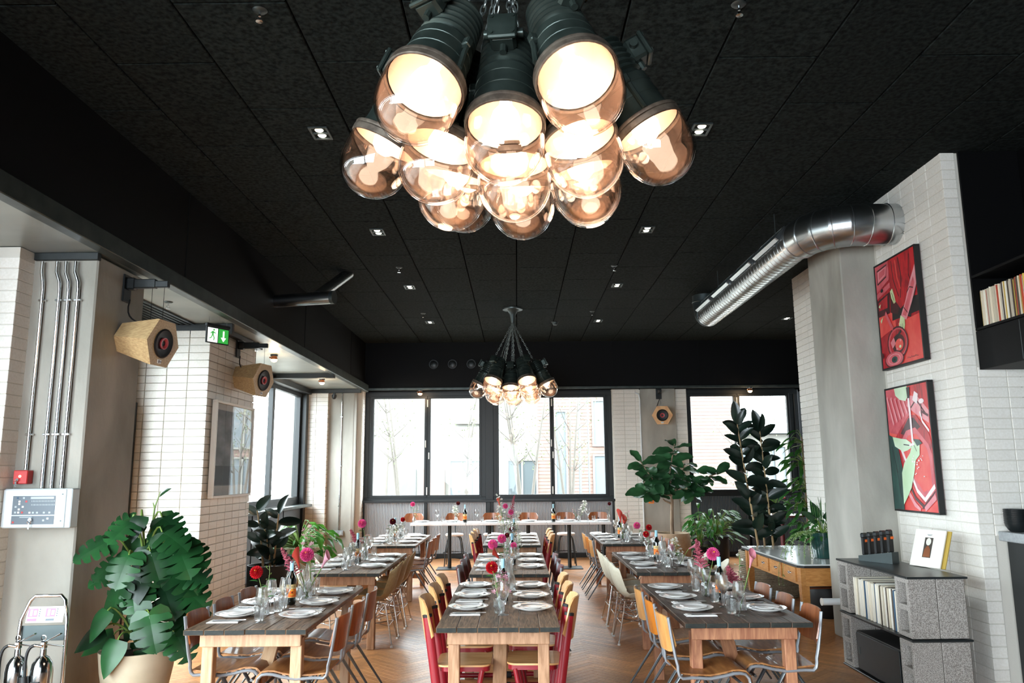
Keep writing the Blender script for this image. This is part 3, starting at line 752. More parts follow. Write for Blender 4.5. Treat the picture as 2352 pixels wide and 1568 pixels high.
def chair_shell():
    t = thing('shell_chair', 'shell chair', 'chair')
    prof = [(-.285, .83, .150), (-.268, .76, .185), (-.243, .67, .205), (-.215, .58, .213), (-.183, .51, .222), (-.12, .452, .226), (-.03, .428, .226), (.07, .432, .226), (.15, .447, .22), (.205, .445, .205), (.228, .425, .19)]
    def fn(u, v):
        k = v * (len(prof) - 1); i = min(int(k), len(prof) - 2); f = k - i
        x, z, w_ = [prof[i][j] * (1 - f) + prof[i + 1][j] * f for j in range(3)]
        tq = u * 2 - 1; sd = abs(tq) ** 2.6; seat = min(1, max(0, (v - .35) / .25)); fr = 1 - max(0, (v - .75) / .25)
        edge = max(0, 1 - v / .12)
        return (x + sd * .085 * (1 - seat), w_ * tq * (1 - .08 * sd), z + sd * .075 * seat * fr - edge * abs(tq) ** 2 * .075)
    m = MB(); m.grid(fn, 12, 20, thick=.006); m.build('shell', 'shell_tan', t, smooth=80)
    g = MB()
    for (sx_, sy) in ((1, 1), (1, -1), (-1, 1), (-1, -1)):
        g = MB(); g.tube([(sx_ * .11 - .01, sy * .10, .412), (sx_ * .19 - .02, sy * .215, .012)], .0085, 8); l = g.build('leg', 'chrome', t, smooth=60)
        g = MB(); g.lathe([(0, 0), (.017, 0), (.016, .012), (.010, .02)], 10); g.build('glide', 'white_frame', l, (sx_ * .19 - .02, sy * .215, 0), smooth=60)
    g = MB()
    for s in (-1, 1):
        g.tube([(.10, s * .10, .410), (-.12, s * .10, .410)], .007, 6); g.tube([(-.12, s * .10, .405), (0, s * .03, .24), (.10, s * .10, .405)], .005, 6)
        g.tube([(s * .155 - .015, -.165, .20), (s * .155 - .015, .165, .20)], .005, 6); g.tube([(s * .14 - .015, -.14, .28), (0, 0, .24), (s * .14 - .015, .14, .28)], .005, 6)
    g.tube([(.14, -.165, .20), (-.17, .165, .20)], .005, 6); g.tube([(.14, .165, .20), (-.17, -.165, .20)], .005, 6)
    g.build('wire_base', 'chrome', t, smooth=60)
    return t
P_RED, P_STEEL, P_SHELL = chair_red(), chair_steel(), chair_shell()
used = set()
def put_chair(proto, x, y, face, label, group, swap=None, jit=0.03):
    """face +1: looks towards +X, -1: towards -X"""
    rz = (0 if face > 0 else PI) + rnd.uniform(-jit, jit)
    if id(proto) not in used and not swap:
        used.add(id(proto)); proto.location = (x, y, 0); proto.rotation_euler = (0, 0, rz); proto['label'] = label; proto['group'] = group; return proto
    return dup(proto, (x, y, 0), rz, label, group, swap)
N3 = ['nearest', 'middle', 'farthest']
for i, (yl, yr) in enumerate(((5.72, 5.76), (6.30, 6.34), (6.86, 6.90))):
    for s, y in ((1, yl), (-1, yr)):
        side = 'left' if s > 0 else 'right'
        put_chair(P_RED, -.385 if s > 0 else .12, y, s, f'{N3[i]} beech chair with red frame on the {side} of the front centre table', 'red-framed beech chairs')
for i, y in enumerate((11.30, 11.82, 12.38)):
    for s in (1, -1):
        put_chair(P_RED, -.375 if s > 0 else .215, y + .03 * s, s, f'{N3[i]} beech chair with red frame on the {"left" if s > 0 else "right"} of the back centre table', 'red-framed beech chairs')
for i, y in enumerate((8.18, 8.74, 9.30)):
    for s in (1, -1):
        put_chair(P_STEEL, -.33 if s > 0 else .17, y, s, f'{N3[i]} maroon plywood chair on the {"left" if s > 0 else "right"} of the middle centre table', 'maroon plywood chairs', {'ply_brown': 'ply_maroon', 'ply_seat': 'ply_maroon'})
for i, y in enumerate((5.56, 6.06, 6.60)):
    put_chair(P_STEEL, -1.99, y + .10, 1, f'{N3[i]} brown plywood chair between the front left table and the brick pier', 'brown plywood chairs')
    put_chair(P_STEEL, -1.46, y, -1, f'{N3[i]} brown plywood chair on the aisle side of the front left table', 'brown plywood chairs')
    if i == 0: put_chair(P_STEEL, 1.235, 5.50, 1, 'nearest pale plywood chair on the aisle side of the front right table', 'plywood chairs of the front right table', {'ply_brown': 'ply_light'})
    if i == 1: put_chair(P_STEEL, 1.245, 6.02, 1, 'orange plywood chair in the middle of the front right table aisle side', 'plywood chairs of the front right table', {'ply_brown': 'ply_orange'})
    if i == 2: put_chair(P_STEEL, 1.25, 6.58, 1, 'farthest pale plywood chair on the aisle side of the front right table', 'plywood chairs of the front right table', {'ply_brown': 'ply_light'})
    put_chair(P_STEEL, 1.79, 5.68 + i * .53, -1, f'{N3[i]} brown plywood chair on the shelf side of the front right table', 'plywood chairs of the front right table')
for i, y in enumerate((11.25, 11.80, 12.36)):
    put_chair(P_STEEL, -1.50, y, -1, f'{N3[i]} plywood chair on the aisle side of the back left table', 'plywood chairs of the back tables')
    put_chair(P_STEEL, -2.06, y, 1, f'{N3[i]} plywood chair behind the back left table', 'plywood chairs of the back tables')
    put_chair(P_STEEL, 1.30, y, 1, f'{N3[i]} plywood chair on the aisle side of the back right table', 'plywood chairs of the back tables', {'ply_brown': 'ply_orange'} if i == 1 else {'ply_brown': 'ply_light'})
    put_chair(P_STEEL, 1.84, y, -1, f'{N3[i]} plywood chair behind the back right table', 'plywood chairs of the back tables')
for i, y in enumerate((8.47, 9.00, 9.55)):
    put_chair(P_SHELL, -1.50, y, -1, f'{N3[i]} tan shell chair on the aisle side of the middle left table', 'moulded shell chairs')
    put_chair(P_SHELL, 1.23, y + .04, 1, f'{N3[i]} cream shell chair on the aisle side of the middle right table', 'moulded shell chairs', {'shell_tan': 'shell_cream'})
for i, y in enumerate((8.42, 9.25)): put_chair(P_SHELL, 1.93, y, -1, f'{["nearer", "farther"][i]} cream shell chair between the middle right table and the desk', 'moulded shell chairs', {'shell_tan': 'shell_cream'})
for i, y in enumerate((8.5, 9.3)): put_chair(P_SHELL, -2.08, y, 1, f'{["nearer", "farther"][i]} cream shell chair behind the middle left table', 'moulded shell chairs', {'shell_tan': 'shell_cream'})

# ------------------------------------------------------------------ marble bar with stools
BY, BH = 14.78, 0.84
edges = [-1.96, -0.94, -0.20, 0.55, 1.32, 1.72]
posts = [-1.26, -0.52, 0.20, 0.96, 1.60]
blab = ['marble bar table at the left end of the row', 'second marble bar table from the left', 'marble bar table in the middle of the row', 'second marble bar table from the right', 'marble bar table at the right end of the row']
for i, (a, c) in enumerate(zip(edges, edges[1:])):
    t = thing('bar_table', blab[i], 'bar table', (posts[i], BY, 0), 0, 'marble bar tables under the far windows')
    m = MB(); m.cbox(((a + c) / 2 - posts[i], 0, BH - .022), (c - a - .004, .60, .044), .006); m.build('tabletop', 'marble', t)
    m = MB(); m.tube([(0, 0, .012), (0, 0, BH - .044)], .036, 14); m.build('post', 'frame_steel', t, smooth=50)
    m = MB(); m.cbox((0, 0, .007), (.46, .46, .014), .003); m.build('base_plate', 'frame_steel', t)
def stool():
    t = thing('bar_stool', 'stool', 'stool')
    m = MB(); m.lathe([(0, .555), (.165, .555), (.175, .565), (.175, .585), (.16, .597), (0, .60)], 22); m.build('seat', 'napkin', t, smooth=40)
    m = MB(); curved_back(m, -.185, .80, .97, .19, .055, .05, thick=.012, corner=.07); m.build('backrest', 'ply_brown', t, smooth=50)
    m = MB(); m.tube(bez((-.10, 0, .553), (-.24, 0, .55), (-.215, 0, .62), (-.235, 0, .87), 8), .011, 8); m.build('back_post', 'black_steel', t, smooth=60)
    for sx_ in (-1, 1):
        for sy in (-1, 1):
            m = MB(); m.tube(bez((sx_ * .05, sy * .05, .548), (sx_ * .13, sy * .13, .548), (sx_ * .135, sy * .135, .50), (sx_ * .175, sy * .175, .002), 8), .0105, 8); m.build('leg', 'black_steel', t, smooth=60)
    m = MB(); m.tube([(.218 * math.cos(a * PI / 12), .218 * math.sin(a * PI / 12), .24) for a in range(24)], .008, 6, closed=True); m.build('foot_ring', 'black_steel', t, smooth=60)
    return t
P_STOOL = stool()
for i, x in enumerate((-2.02, -1.21, -0.48, 0.20, 0.93, 1.56)):
    lab = ['leftmost', 'second from left', 'third from left', 'fourth from left', 'fifth from left', 'rightmost'][i] + ' brown-backed stool at the marble bar'
    if i == 0: P_STOOL.location = (x, 15.28, 0); P_STOOL.rotation_euler = (0, 0, -PI / 2); P_STOOL['label'] = lab; P_STOOL['group'] = 'stools behind the marble bar'
    else: dup(P_STOOL, (x, 15.28, 0), -PI / 2 + rnd.uniform(-.1, .1), lab, 'stools behind the marble bar')

# ------------------------------------------------------------------ tableware
def proto_plate(r, nm, lab):
    m = MB(); k = r / .145
    m.lathe([(0, .006), (.082 * k, .006), (.088 * k, .000), (.093 * k, .000), (.10 * k, .006), (.143 * k, .019), (.145 * k, .022), (.142 * k, .0235), (.104 * k, .012), (.094 * k, .0095), (0, .0095)], 32)
    return m.mesh(nm, 'china', 50)
ME_PLATE = proto_plate(.148, 'dinner_plate', ''); ME_SIDE = proto_plate(.098, 'side_plate', '')
for v_ in ME_SIDE.vertices: v_.co.z *= .62
def glass_prof(segs, n=20):
    m = MB(); m.lathe(segs, n); return m
ME_WINE = None
def wine_mesh():
    out = [(0, .003), (.034, .003), (.035, .001), (.036, .002), (.034, .005), (.008, .010), (.004, .018), (.0038, .085), (.006, .094), (.020, .106), (.040, .140), (.0425, .155), (.039, .190), (.032, .228)]
    inn = [(.0312, .228), (.0382, .190), (.0415, .155), (.039, .141), (.019, .108), (0, .098)]
    return glass_prof(out + inn).mesh('wine_glass', 'clear_glass', 60)
def tumbler_mesh():
    m = MB(); n = 20
    out = [(0, .002), (.027, .002), (.029, .005), (.0335, .04), (.0365, .098)]; inn = [(.0345, .098), (.0315, .042), (.026, .016), (0, .014)]
    m.lathe(out + inn, n)
    # pressed facets around the lower body
    m.v = [(x * (1 + .035 * math.cos(10 * math.atan2(y, x)) * (1 if .003 < z < .07 else 0)), y * (1 + .035 * math.cos(10 * math.atan2(y, x)) * (1 if .003 < z < .07 else 0)), z) for x, y, z in m.v]
    return m.mesh('tumbler', 'clear_glass', 40)
ME_WINE = wine_mesh(); ME_TUMB = tumbler_mesh()
def napkin_set():
    t = thing('napkin', 'napkin', 'napkin')
    m = MB(); m.cbox((0, 0, .003), (.215, .088, .006), .002); m.cbox((.004, .003, .0075), (.20, .080, .003), .001); m.build('folds', 'napkin', t)
    return t
def knife_me():
    m = MB(); m.cbox((-.055, 0, .0025), (.10, .012, .005), .002); m.cbox((.055, .001, .0018), (.13, .017, .0022), .0009); return m.mesh('knife', 'cutlery', 40)
def fork_me():
    m = MB(); m.tube([(-.10, 0, .003), (0, 0, .003), (.05, 0, .005)], [.006, .003, .003], 6, flat=(1, .5)); m.cbox((.065, 0, .006), (.035, .024, .002), .0008)
    for k in range(4): m.box((.097, -.009 + k * .006, .0065), (.038, .0028, .002))
    return m.mesh('fork', 'cutlery', 40)
ME_KNIFE, ME_FORK = knife_me(), fork_me()
P_NAP = napkin_set(); nap_used = [False]
def simple(name, me, x, y, z, rz, label, cat, group): return tag(ob(name, me, None, (x, y, z), (0, 0, rz)), label, cat, group)
def setting(tab, x, y, s, i, cut=True, gl=True, z=TH):
    """one place; s=+1 diner on the left looking towards +X"""
    side = 'left' if s > 0 else 'right'; where = f'{N3[i]} place on the {side} of the {tab}'
    j = lambda a: rnd.uniform(-a, a)
    zz = z + .001
    simple('dinner_plate', ME_PLATE, x, y, zz, j(3), f'white dinner plate at the {where}', 'plate', 'white dinner plates')
    simple('side_plate', ME_SIDE, x + j(.006), y + j(.006), zz + .0125, j(3), f'small white plate stacked at the {where}', 'plate', 'small white plates')
    rz = 0 if s > 0 else PI
    nx, ny = x + j(.015), y - s * .245
    if nap_used[0]: dup(P_NAP, (nx, ny, zz), rz + j(.05), f'folded white napkin at the {where}', 'white napkins')
    else: nap_used[0] = True; P_NAP.location = (nx, ny, zz); P_NAP.rotation_euler = (0, 0, rz); tag(P_NAP, f'folded white napkin at the {where}', None, 'white napkins')
    if cut:
        simple('knife', ME_KNIFE, nx + s * .02, ny + .018, zz + .0092, rz + j(.06), f'steel knife at the {where}', 'knife', 'steel knives')
        simple('fork', ME_FORK, nx + s * .03, ny - .016, zz + .0092, rz + j(.10) + .08, f'steel fork at the {where}', 'fork', 'steel forks')
    if gl:
        gx, gy = x + s * (.225 + j(.012)), y - s * (.20 + j(.02))
        simple('tumbler', ME_TUMB, gx, gy, zz, j(3), f'ribbed tumbler at the {where}', 'tumbler', 'ribbed glass tumblers')
        simple('wine_glass', ME_WINE, gx + s * .035, gy - .075, zz, j(3), f'clear wine glass at the {where}', 'wine glass', 'clear wine glasses')
PY_ = {'front centre table': (5.90, 6.47, 7.03), 'middle centre table': (8.42, 8.97, 9.53), 'back centre table': (11.42, 11.98, 12.55),
       'front left table': (5.68, 6.20, 6.73), 'middle left table': (8.55, 9.08, 9.62), 'back left table': (11.45, 11.98, 12.50),
       'front right table': (5.80, 6.32, 6.85), 'middle right table': (8.50, 9.02, 9.55), 'back right table': (11.5, 12.0, 12.5)}
for k, ys in PY_.items():
    x0, x1 = TABLES[k][:2]
    for i, y in enumerate(ys):
        setting(k, x0 + .165, y + .02, 1, i); setting(k, x1 - .165, y - .02, -1, i)
# bar settings
BL_ = ['leftmost', 'second', 'third', 'fourth', 'fifth', 'rightmost']
for i, x in enumerate((-1.92, -1.22, -0.48, 0.22, 0.95, 1.60)):
    wh = f'{BL_[i]} place on the marble bar' if i in (0, 5) else f'{BL_[i]} place from the left on the marble bar'
    simple('dinner_plate', ME_PLATE, x if i else -1.80, BY + .10, BH + .001, 0, f'white dinner plate at the {wh}', 'plate', 'plates on the marble bar')
    if i in (0, 3): continue
    simple('tumbler', ME_TUMB, x - .18, BY + .02, BH + .001, 0, f'tumbler at the {wh}', 'tumbler', 'glasses on the marble bar')
    simple('wine_glass', ME_WINE, x - .28, BY + .06, BH + .001, 0, f'wine glass at the {wh}', 'wine glass', 'glasses on the marble bar')
# bottles
def bottle_proto():
    t = thing('wine_bottle', 'bottle', 'bottle')
    m = MB(); m.lathe([(0, .008), (.03, .002), (.036, .006), (.0375, .02), (.0375, .185), (.034, .205), (.018, .235), (.0145, .255), (.0145, .300), (0, .300)], 22); m.build('glass_body', 'bottle_glass', t, smooth=45)
    m = MB(); m.lathe([(.0152, .245), (.0155, .30), (.0155, .318), (.014, .321), (0, .321)], 18); m.build('foil', 'foil_blue', t, smooth=45)
    m = MB(); R = .0381; n = 14
    def strip(z0, z1, mi, a0=-1.15, a1=1.15, rr=R):
        vs = []
        for k in range(n + 1): a = -PI / 2 + a0 + (a1 - a0) * k / n; vs += [(rr * math.cos(a), rr * math.sin(a), z0), (rr * math.cos(a), rr * math.sin(a), z1)]
        m.add(vs, [(2 * k, 2 * k + 2, 2 * k + 3, 2 * k + 1) for k in range(n)], mi)
    strip(.055, .152, 0); strip(.060, .118, 1, rr=R + .0003)
    def disc(r, cz, mi, rr):
        vs = [(0, 0)] + [(r * math.cos(2 * PI * k / 18), r * math.sin(2 * PI * k / 18)) for k in range(18)]
        m.add([(rr * math.cos(-PI / 2 + p / rr), rr * math.sin(-PI / 2 + p / rr), cz + q) for p, q in vs], [(0, k + 1, (k + 1) % 18 + 1) for k in range(18)], mi)
    disc(.021, .094, 2, R + .0006); disc(.012, .094, 1, R + .0009); disc(.005, .094, 3, R + .0012)
    vs, fs = text_flat('CHO B', .017)
    m.add([((R + .0008) * math.cos(-PI / 2 + p.x / R), (R + .0008) * math.sin(-PI / 2 + p.x / R), .135 + p.y) for p in vs], fs, 3)
    m.build('paper_label', ['label_cream', 'label_orange', 'yellow', 'ink'], t)
    return t
P_BOT = bottle_proto()
bots = [(-.115, 6.22, TH, 'front centre table'), (-.06, 8.75, TH, 'middle centre table'), (-.05, 11.75, TH, 'back centre table'), (-1.735, 6.15, TH, 'front left table'), (-1.80, 8.98, TH, 'middle left table'),
        (-1.84, 11.95, TH, 'back left table'), (1.565, 6.24, TH, 'front right table'), (1.575, 9.05, TH, 'middle right table'), (1.545, 12.0, TH, 'back right table'),
        (-.965, 14.62, BH, 'marble bar, left bottle'), (.665, 14.62, BH, 'marble bar, right bottle')]
for i, (x, y, z, nm) in enumerate(bots):
    lab = f'dark wine bottle with orange label and blue foil on the {nm}'
    rz = -math.atan2(x, y) * .8 + (.25 if i in (0, 3) else 0)
    if i == 0: P_BOT.location = (x, y, z + .001); P_BOT.rotation_euler = (0, 0, rz); tag(P_BOT, lab, None, 'wine bottles with orange labels')
    else: dup(P_BOT, (x, y, z + .001), rz, lab, 'wine bottles with orange labels')
# ------------------------------------------------------------------ chandeliers of industrial lamps on chains
def lamp_meshes():
    D = {}
    m = MB()
    prof = [(0, .74), (.045, .74), (.05, .765), (.085, .772)]
    z = .775
    for k in range(6):                       # ribbed neck
        prof += [(.088 + k * .002, z), (.102 + k * .002, z + .006), (.102 + k * .002, z + .013), (.088 + k * .002, z + .020)]; z += .030
    prof += [(.104, z + .005), (.118, z + .02), (.118, z + .05), (.121, z + .052), (.121, z + .060), (.119, z + .062), (.121, z + .11), (.125, z + .112), (.125, z + .120), (.123, z + .122), (.126, z + .17), (.132, z + .19), (.146, z + .20)]
    zr = z + .20
    m.lathe(prof, 32); D['body'] = m.mesh('lamp_housing', 'lamp_body', 35)
    m = MB(); m.lathe([(.143, zr - .004), (.153, zr), (.155, zr + .008), (.153, zr + .014), (.149, zr + .016), (.155, zr + .020), (.155, zr + .042), (.150, zr + .046), (.147, zr + .046), (.145, zr + .02)], 36); D['rim'] = m.mesh('rim', 'lamp_rim', 40)
    zg = zr + .04
    m = MB(); R = .151; n = 9
    out = [(.146, zg - .015), (R, zg), (R + .001, zg + .05)] + [(R * math.cos(a), zg + .085 + R * 1.02 * math.sin(a)) for a in [PI / 2 * k / n for k in range(n + 1)]]
    out[-1] = (0, out[-1][1])
    inn = [(max(0, r - .006) if r > 0 else 0, z_ - .004) for r, z_ in out][::-1]
    m.lathe(out + inn[:-1], 36); D['globe'] = m.mesh('globe', 'globe_glass', 70)
    m = MB(); m.lathe([(.141, zr + .03), (.125, zr - .02), (.095, zr - .09), (.04, zr - .11), (0, zr - .11)], 28); D['refl'] = m.mesh('reflector', 'lamp_reflector', 60)
    m = MB(); m.lathe([(0, zr - .105), (.022, zr - .10), (.026, zr - .06), (.05, zr - .02), (.06, zr + .02), (.05, zr + .055), (.025, zr + .075), (0, zr + .08)], 18); D['bulb'] = m.mesh('bulb', 'bulb', 80)
    m = MB()
    m.cbox((.130, 0, .86), (.075, .10, .105), .012); m.cbox((.173, 0, .86), (.02, .112, .118), .006); m.tube([(.125, -.075, .85), (.125, .075, .85)], .018, 10); m.tube([(.125, 0, .90), (.125, 0, .945)], .014, 8)
    for y in (-.04, .04):
        for q in (.82, .90): m.tube([(.18, y, q), (.188, y, q)], .008, 6)
    D['box'] = m.mesh('terminal_box', 'lamp_body', 40)
    m = MB()
    for s in (1,): m.tube([(0, s * .122, 1.02), (0, s * .138, 1.03), (0, s * .138, 1.06), (0, s * .145, 1.10), (0, s * .153, 1.155)], .011, 6); m.cbox((0, s * .13, 1.0), (.03, .03, .04), .005)
    D['clip'] = m.mesh('clamp', 'lamp_body', 40)
    m = MB()
    L = .045
    k = 0; zz = .03
    while zz < .74:
        a = 0 if k % 2 == 0 else PI / 2
        pts = []
        for q in range(10):
            t = 2 * PI * q / 10; px_ = .011 * math.cos(t); pz = .026 * math.sin(t)
            pts.append((px_ * math.cos(a), px_ * math.sin(a), zz + pz))
        m.tube(pts, .0038, 5, closed=True); zz += .0405; k += 1
    D['chain'] = m.mesh('chain', 'chain_steel', 60)
    return D
LM = lamp_meshes()
def chandelier(x, y, zapex, label, rot0=0.0, tilt0=1.0):
    t = thing('chandelier', label, 'chandelier', (x, y, zapex), 0, 'clusters of industrial lamps on chains')
    m = MB(); m.lathe([(0, -.02), (.02, -.02), (.035, .02), (.05, .12), (.09, .20), (.11, .215)], 24); m.lathe([(.11, .213), (.17, .215), (.175, .235), (.16, .247), (0, .247)], 28); m.build('canopy', 'galv_dark', t, smooth=50)
    dirs = [(2, -90)] + [(14.6, -96 + 60 * k) for k in range(6)] + [(26, -126 + 60 * k) for k in range(6)]
    for i, (ti, az) in enumerate(dirs):
        a, b_ = math.radians(ti * tilt0), math.radians(az + rot0)
        d = Vector((math.sin(a) * math.cos(b_), math.sin(a) * math.sin(b_), -math.cos(a)))
        xo = Vector((math.cos(b_), math.sin(b_), 0)); xo = (xo - d * xo.dot(d)).normalized(); yo = d.cross(xo)
        lm = ob('lamp', LM['body'], t)
        lm.matrix_basis = Matrix(((xo.x, yo.x, d.x, 0), (xo.y, yo.y, d.y, 0), (xo.z, yo.z, d.z, 0), (0, 0, 0, 1)))
        for nm, me in (('rim', 'rim'), ('globe', 'globe'), ('reflector', 'refl'), ('bulb', 'bulb'), ('clamp', 'clip'), ('chain', 'chain')): ob(nm, LM[me], lm)
        ob('clamp', LM['clip'], lm, (0, 0, 0), (0, 0, PI))
        if i > 0: ob('terminal_box', LM['box'], lm)
        if i in (0, 2, 5, 8, 10):
            pl = bpy.data.lights.new('lamp_glow', 'POINT'); pl.energy = 4; pl.color = (1.0, .76, .55); pl.shadow_soft_size = .10
            po = bpy.data.objects.new('lamp_glow', pl); COL.objects.link(po); po.location = Vector((x, y, zapex)) + d * 1.42
    return t
chandelier(0.0, 3.075, 4.18, 'big cluster of industrial lamps with glass globes hanging nearest the camera', tilt0=1.068)
chandelier(-0.05, 12.9, 4.25, 'smaller looking lamp cluster hanging in front of the far windows', tilt0=1.068)

# ------------------------------------------------------------------ recessed twin downlights, sprinklers, detector
def downlight(x, y, label):
    t = thing('ceiling_light', label, 'downlight', (x, y, ZC - .012), 0, 'twin downlights in the black ceiling')
    m = MB(); m.cbox((0, -.105, -.004), (.155, .02, .016), .003); m.cbox((0, .105, -.004), (.155, .02, .016), .003)
    for q in (-.07, .07): m.cbox((q, 0, -.004), (.018, .20, .016), .003)
    m.box((0, 0, -.004), (.13, .014, .014)); m.build('bezel', 'galv_dark', t)
    for q in (-.05, .05): m = MB(); m.lathe([(0, -.008), (.028, -.007), (.034, 0)], 16); m.build('lens', 'downlight_glow', t, (0, q, 0), smooth=60)
DN = ['nearest', 'second', 'third', 'farthest']
for i, y in enumerate((5.95, 8.59, 11.28, 14.02)):
    downlight(-1.58, y, f'{DN[i]} twin downlight of the left row'); downlight(1.52, y, f'{DN[i]} twin downlight of the right row')
downlight(4.97, 13.95, 'twin downlight at far right beside the duct')
def sprinkler(x, y, label, z=None, mat='galv_dark'):
    t = thing('sprinkler', label, 'sprinkler', (x, y, z or ZC - .012), 0, 'ceiling sprinklers')
    m = MB(); m.lathe([(0, -.012), (.035, -.010), (.045, 0)], 16); m.build('escutcheon', mat, t, smooth=50)
    m = MB(); m.tube([(0, 0, -.01), (0, 0, -.04)], .008, 8); m.tube([(-.014, 0, -.04), (-.012, 0, -.06), (0, 0, -.07)], .003, 5); m.tube([(.014, 0, -.04), (.012, 0, -.06), (0, 0, -.07)], .003, 5)
    m.build('head', 'chrome', t); m = MB(); m.lathe([(0, -.074), (.022, -.073), (.022, -.071), (0, -.07)], 12); m.build('deflector', 'chrome', t)
for x, y, l in ((-1.52, 4.25, 'ceiling sprinkler upper left near the big chandelier'), (1.35, 4.24, 'ceiling sprinkler upper right near the big chandelier'), (-1.57, 10.16, 'ceiling sprinkler between second and third left downlights'),
                (1.34, 10.18, 'ceiling sprinkler between second and third right downlights'), (-1.61, 13.23, 'ceiling sprinkler before the farthest left downlight'), (1.33, 13.18, 'ceiling sprinkler before the farthest right downlight')): sprinkler(x, y, l)
sprinkler(-3.5, 7.62, 'sprinkler under the grey soffit above the first speaker', ZS + .004)
sprinkler(-3.52, 10.35, 'sprinkler under the grey soffit above the second speaker', ZS + .004)
t = thing('smoke_detector', 'dark smoke detector right of the far chandelier canopy', 'smoke detector', (0.73, 14.13, ZC - .01))
m = MB(); m.lathe([(0, -.06), (.035, -.058), (.05, -.035), (.055, 0)], 18); m.build('sensor', 'galv_dark', t, smooth=40); m = MB(); m.lathe([(0, -.012), (.065, -.010), (.07, 0)], 18); m.build('base', 'black_steel', t, smooth=40)
t = thing('ceiling_disc', 'flat round ceiling fitting behind the big lamp cluster', 'ceiling fitting', (-.02, 8.75, ZC - .012))
m = MB(); m.lathe([(0, -.014), (.05, -.012), (.06, 0)], 20); m.build('plate', 'galv_dark', t, smooth=40); m = MB(); m.lathe([(0, -.024), (.012, -.023), (.014, -.013)], 10); m.build('knob', 'chrome', t, smooth=40)
def bulkhead_lamp(x, y, label):
    t = thing('spot_lamp', label, 'lamp', (x, y, ZS + .006), 0, 'small warm spot lamps under the soffits')
    m = MB(); m.lathe([(0, -.03), (.05, -.028), (.055, 0)], 16); m.build('base', 'galv_dark', t, smooth=40)
    m = MB(); m.lathe([(.045, -.075), (.05, -.05), (.04, -.03)], 16); m.cbox((-.05, 0, -.045), (.03, .04, .02), .004); m.build('housing', 'copper', t, smooth=40)
    m = MB(); m.lathe([(0, -.115), (.025, -.11), (.044, -.09), (.047, -.072), (0, -.07)], 16); m.build('bulb', 'small_glow', t, smooth=70)
    pl = bpy.data.lights.new('spot_glow', 'POINT'); pl.energy = 5; pl.color = (1, .7, .42); pl.shadow_soft_size = .05
    po = bpy.data.objects.new('spot_glow', pl); COL.objects.link(po); po.location = (x, y, ZS - .17)
for x, y, l in ((-3.53, 11.17, 'nearer small spot lamp under the left soffit'), (-3.56, 14.11, 'farther small spot lamp under the left soffit'), (-2.02, 16.22, 'small spot lamp above the left far window'), (4.9, 16.22, 'small spot lamp above the window behind the rubber plants')): bulkhead_lamp(x, y, l)
for i, x in enumerate((-1.75, -1.35, -.95)):
    t = thing('round_vent', f'{["left", "middle", "right"][i]} of three round black vents on the far bulkhead', 'vent', (x, 16.325, 4.02), 0, 'round black vents')
    m = MB(); m.tube([(.09 * math.cos(a * PI / 12), -.015, .09 * math.sin(a * PI / 12)) for a in range(24)], .012, 6, closed=True); m.build('rim', 'black_steel', t, smooth=60)
    m = MB(); m.lathe([(.085, 0), (.05, .012), (.02, .016), (0, .016)], 20, M=Matrix.Rotation(PI / 2, 4, 'X')); m.build('cone', 'black_steel', t, smooth=50)

# ------------------------------------------------------------------ spiral duct on the right
t = thing('ventilation_duct', 'shiny spiral ventilation duct entering the brick wall above the paintings', 'duct', (3.0, 9.8, 4.13))
r0 = .178
def ringed(m, pts, r, every, lip=.006):
    m.tube(pts, r, 28)
ax = [(0, 2.02, 0), (0, -1.95, 0)]
m = MB(); m.tube(ax, r0, 32)
for k in range(38):
    y = 1.95 - k * .104; m.tube([(r0 * math.cos(a * PI / 14), y - .012 * a / 14, r0 * math.sin(a * PI / 14)) for a in range(28)], .0035, 4, closed=True)
m.build('spiral_pipe', 'galvanised', t, smooth=40)
m = MB(); el = []
for k in range(6): a = PI / 2 * k / 5; el.append((.46 - .46 * math.cos(a), -1.95 - .46 * math.sin(a), 0))
m.tube(el + [(el[-1][0] + .06, el[-1][1], 0)], .206, 32, caps=True)
for p, q in zip(el, el[1:] + [(el[-1][0] + .1, el[-1][1], 0)]):
    d = (Vector(q) - Vector(p)).normalized(); M = Matrix.Translation(p) @ aim(d)
    m.add([M @ Vector(((.207) * math.cos(a * PI / 14), (.207) * math.sin(a * PI / 14), 0)) for a in range(28)], [])
    m.tube([M @ Vector((.206 * math.cos(a * PI / 14), .206 * math.sin(a * PI / 14), 0)) for a in range(28)], .006, 5, closed=True)
m.tube([el[-1], (.77, el[-1][1], 0)], .204, 32)
m.tube([(.66, el[-1][1] + .206 * math.cos(a * PI / 14), .206 * math.sin(a * PI / 14)) for a in range(28)], .005, 5, closed=True)
m.build('elbow', 'galvanised', t, smooth=14)
m = MB(); el = [(0, 2.02 + .24 * math.sin(PI / 2 * k / 5), .24 - .24 * math.cos(PI / 2 * k / 5)) for k in range(6)]
m.tube(el + [(0, 2.26, .365)], r0 + .004, 28); m.tube([((r0 + .008) * math.cos(a * PI / 14), 2.26 + (r0 + .008) * math.sin(a * PI / 14), .25) for a in range(28)], .008, 5, closed=True)
m.build('end_elbow', 'galv_dark', t, smooth=40)
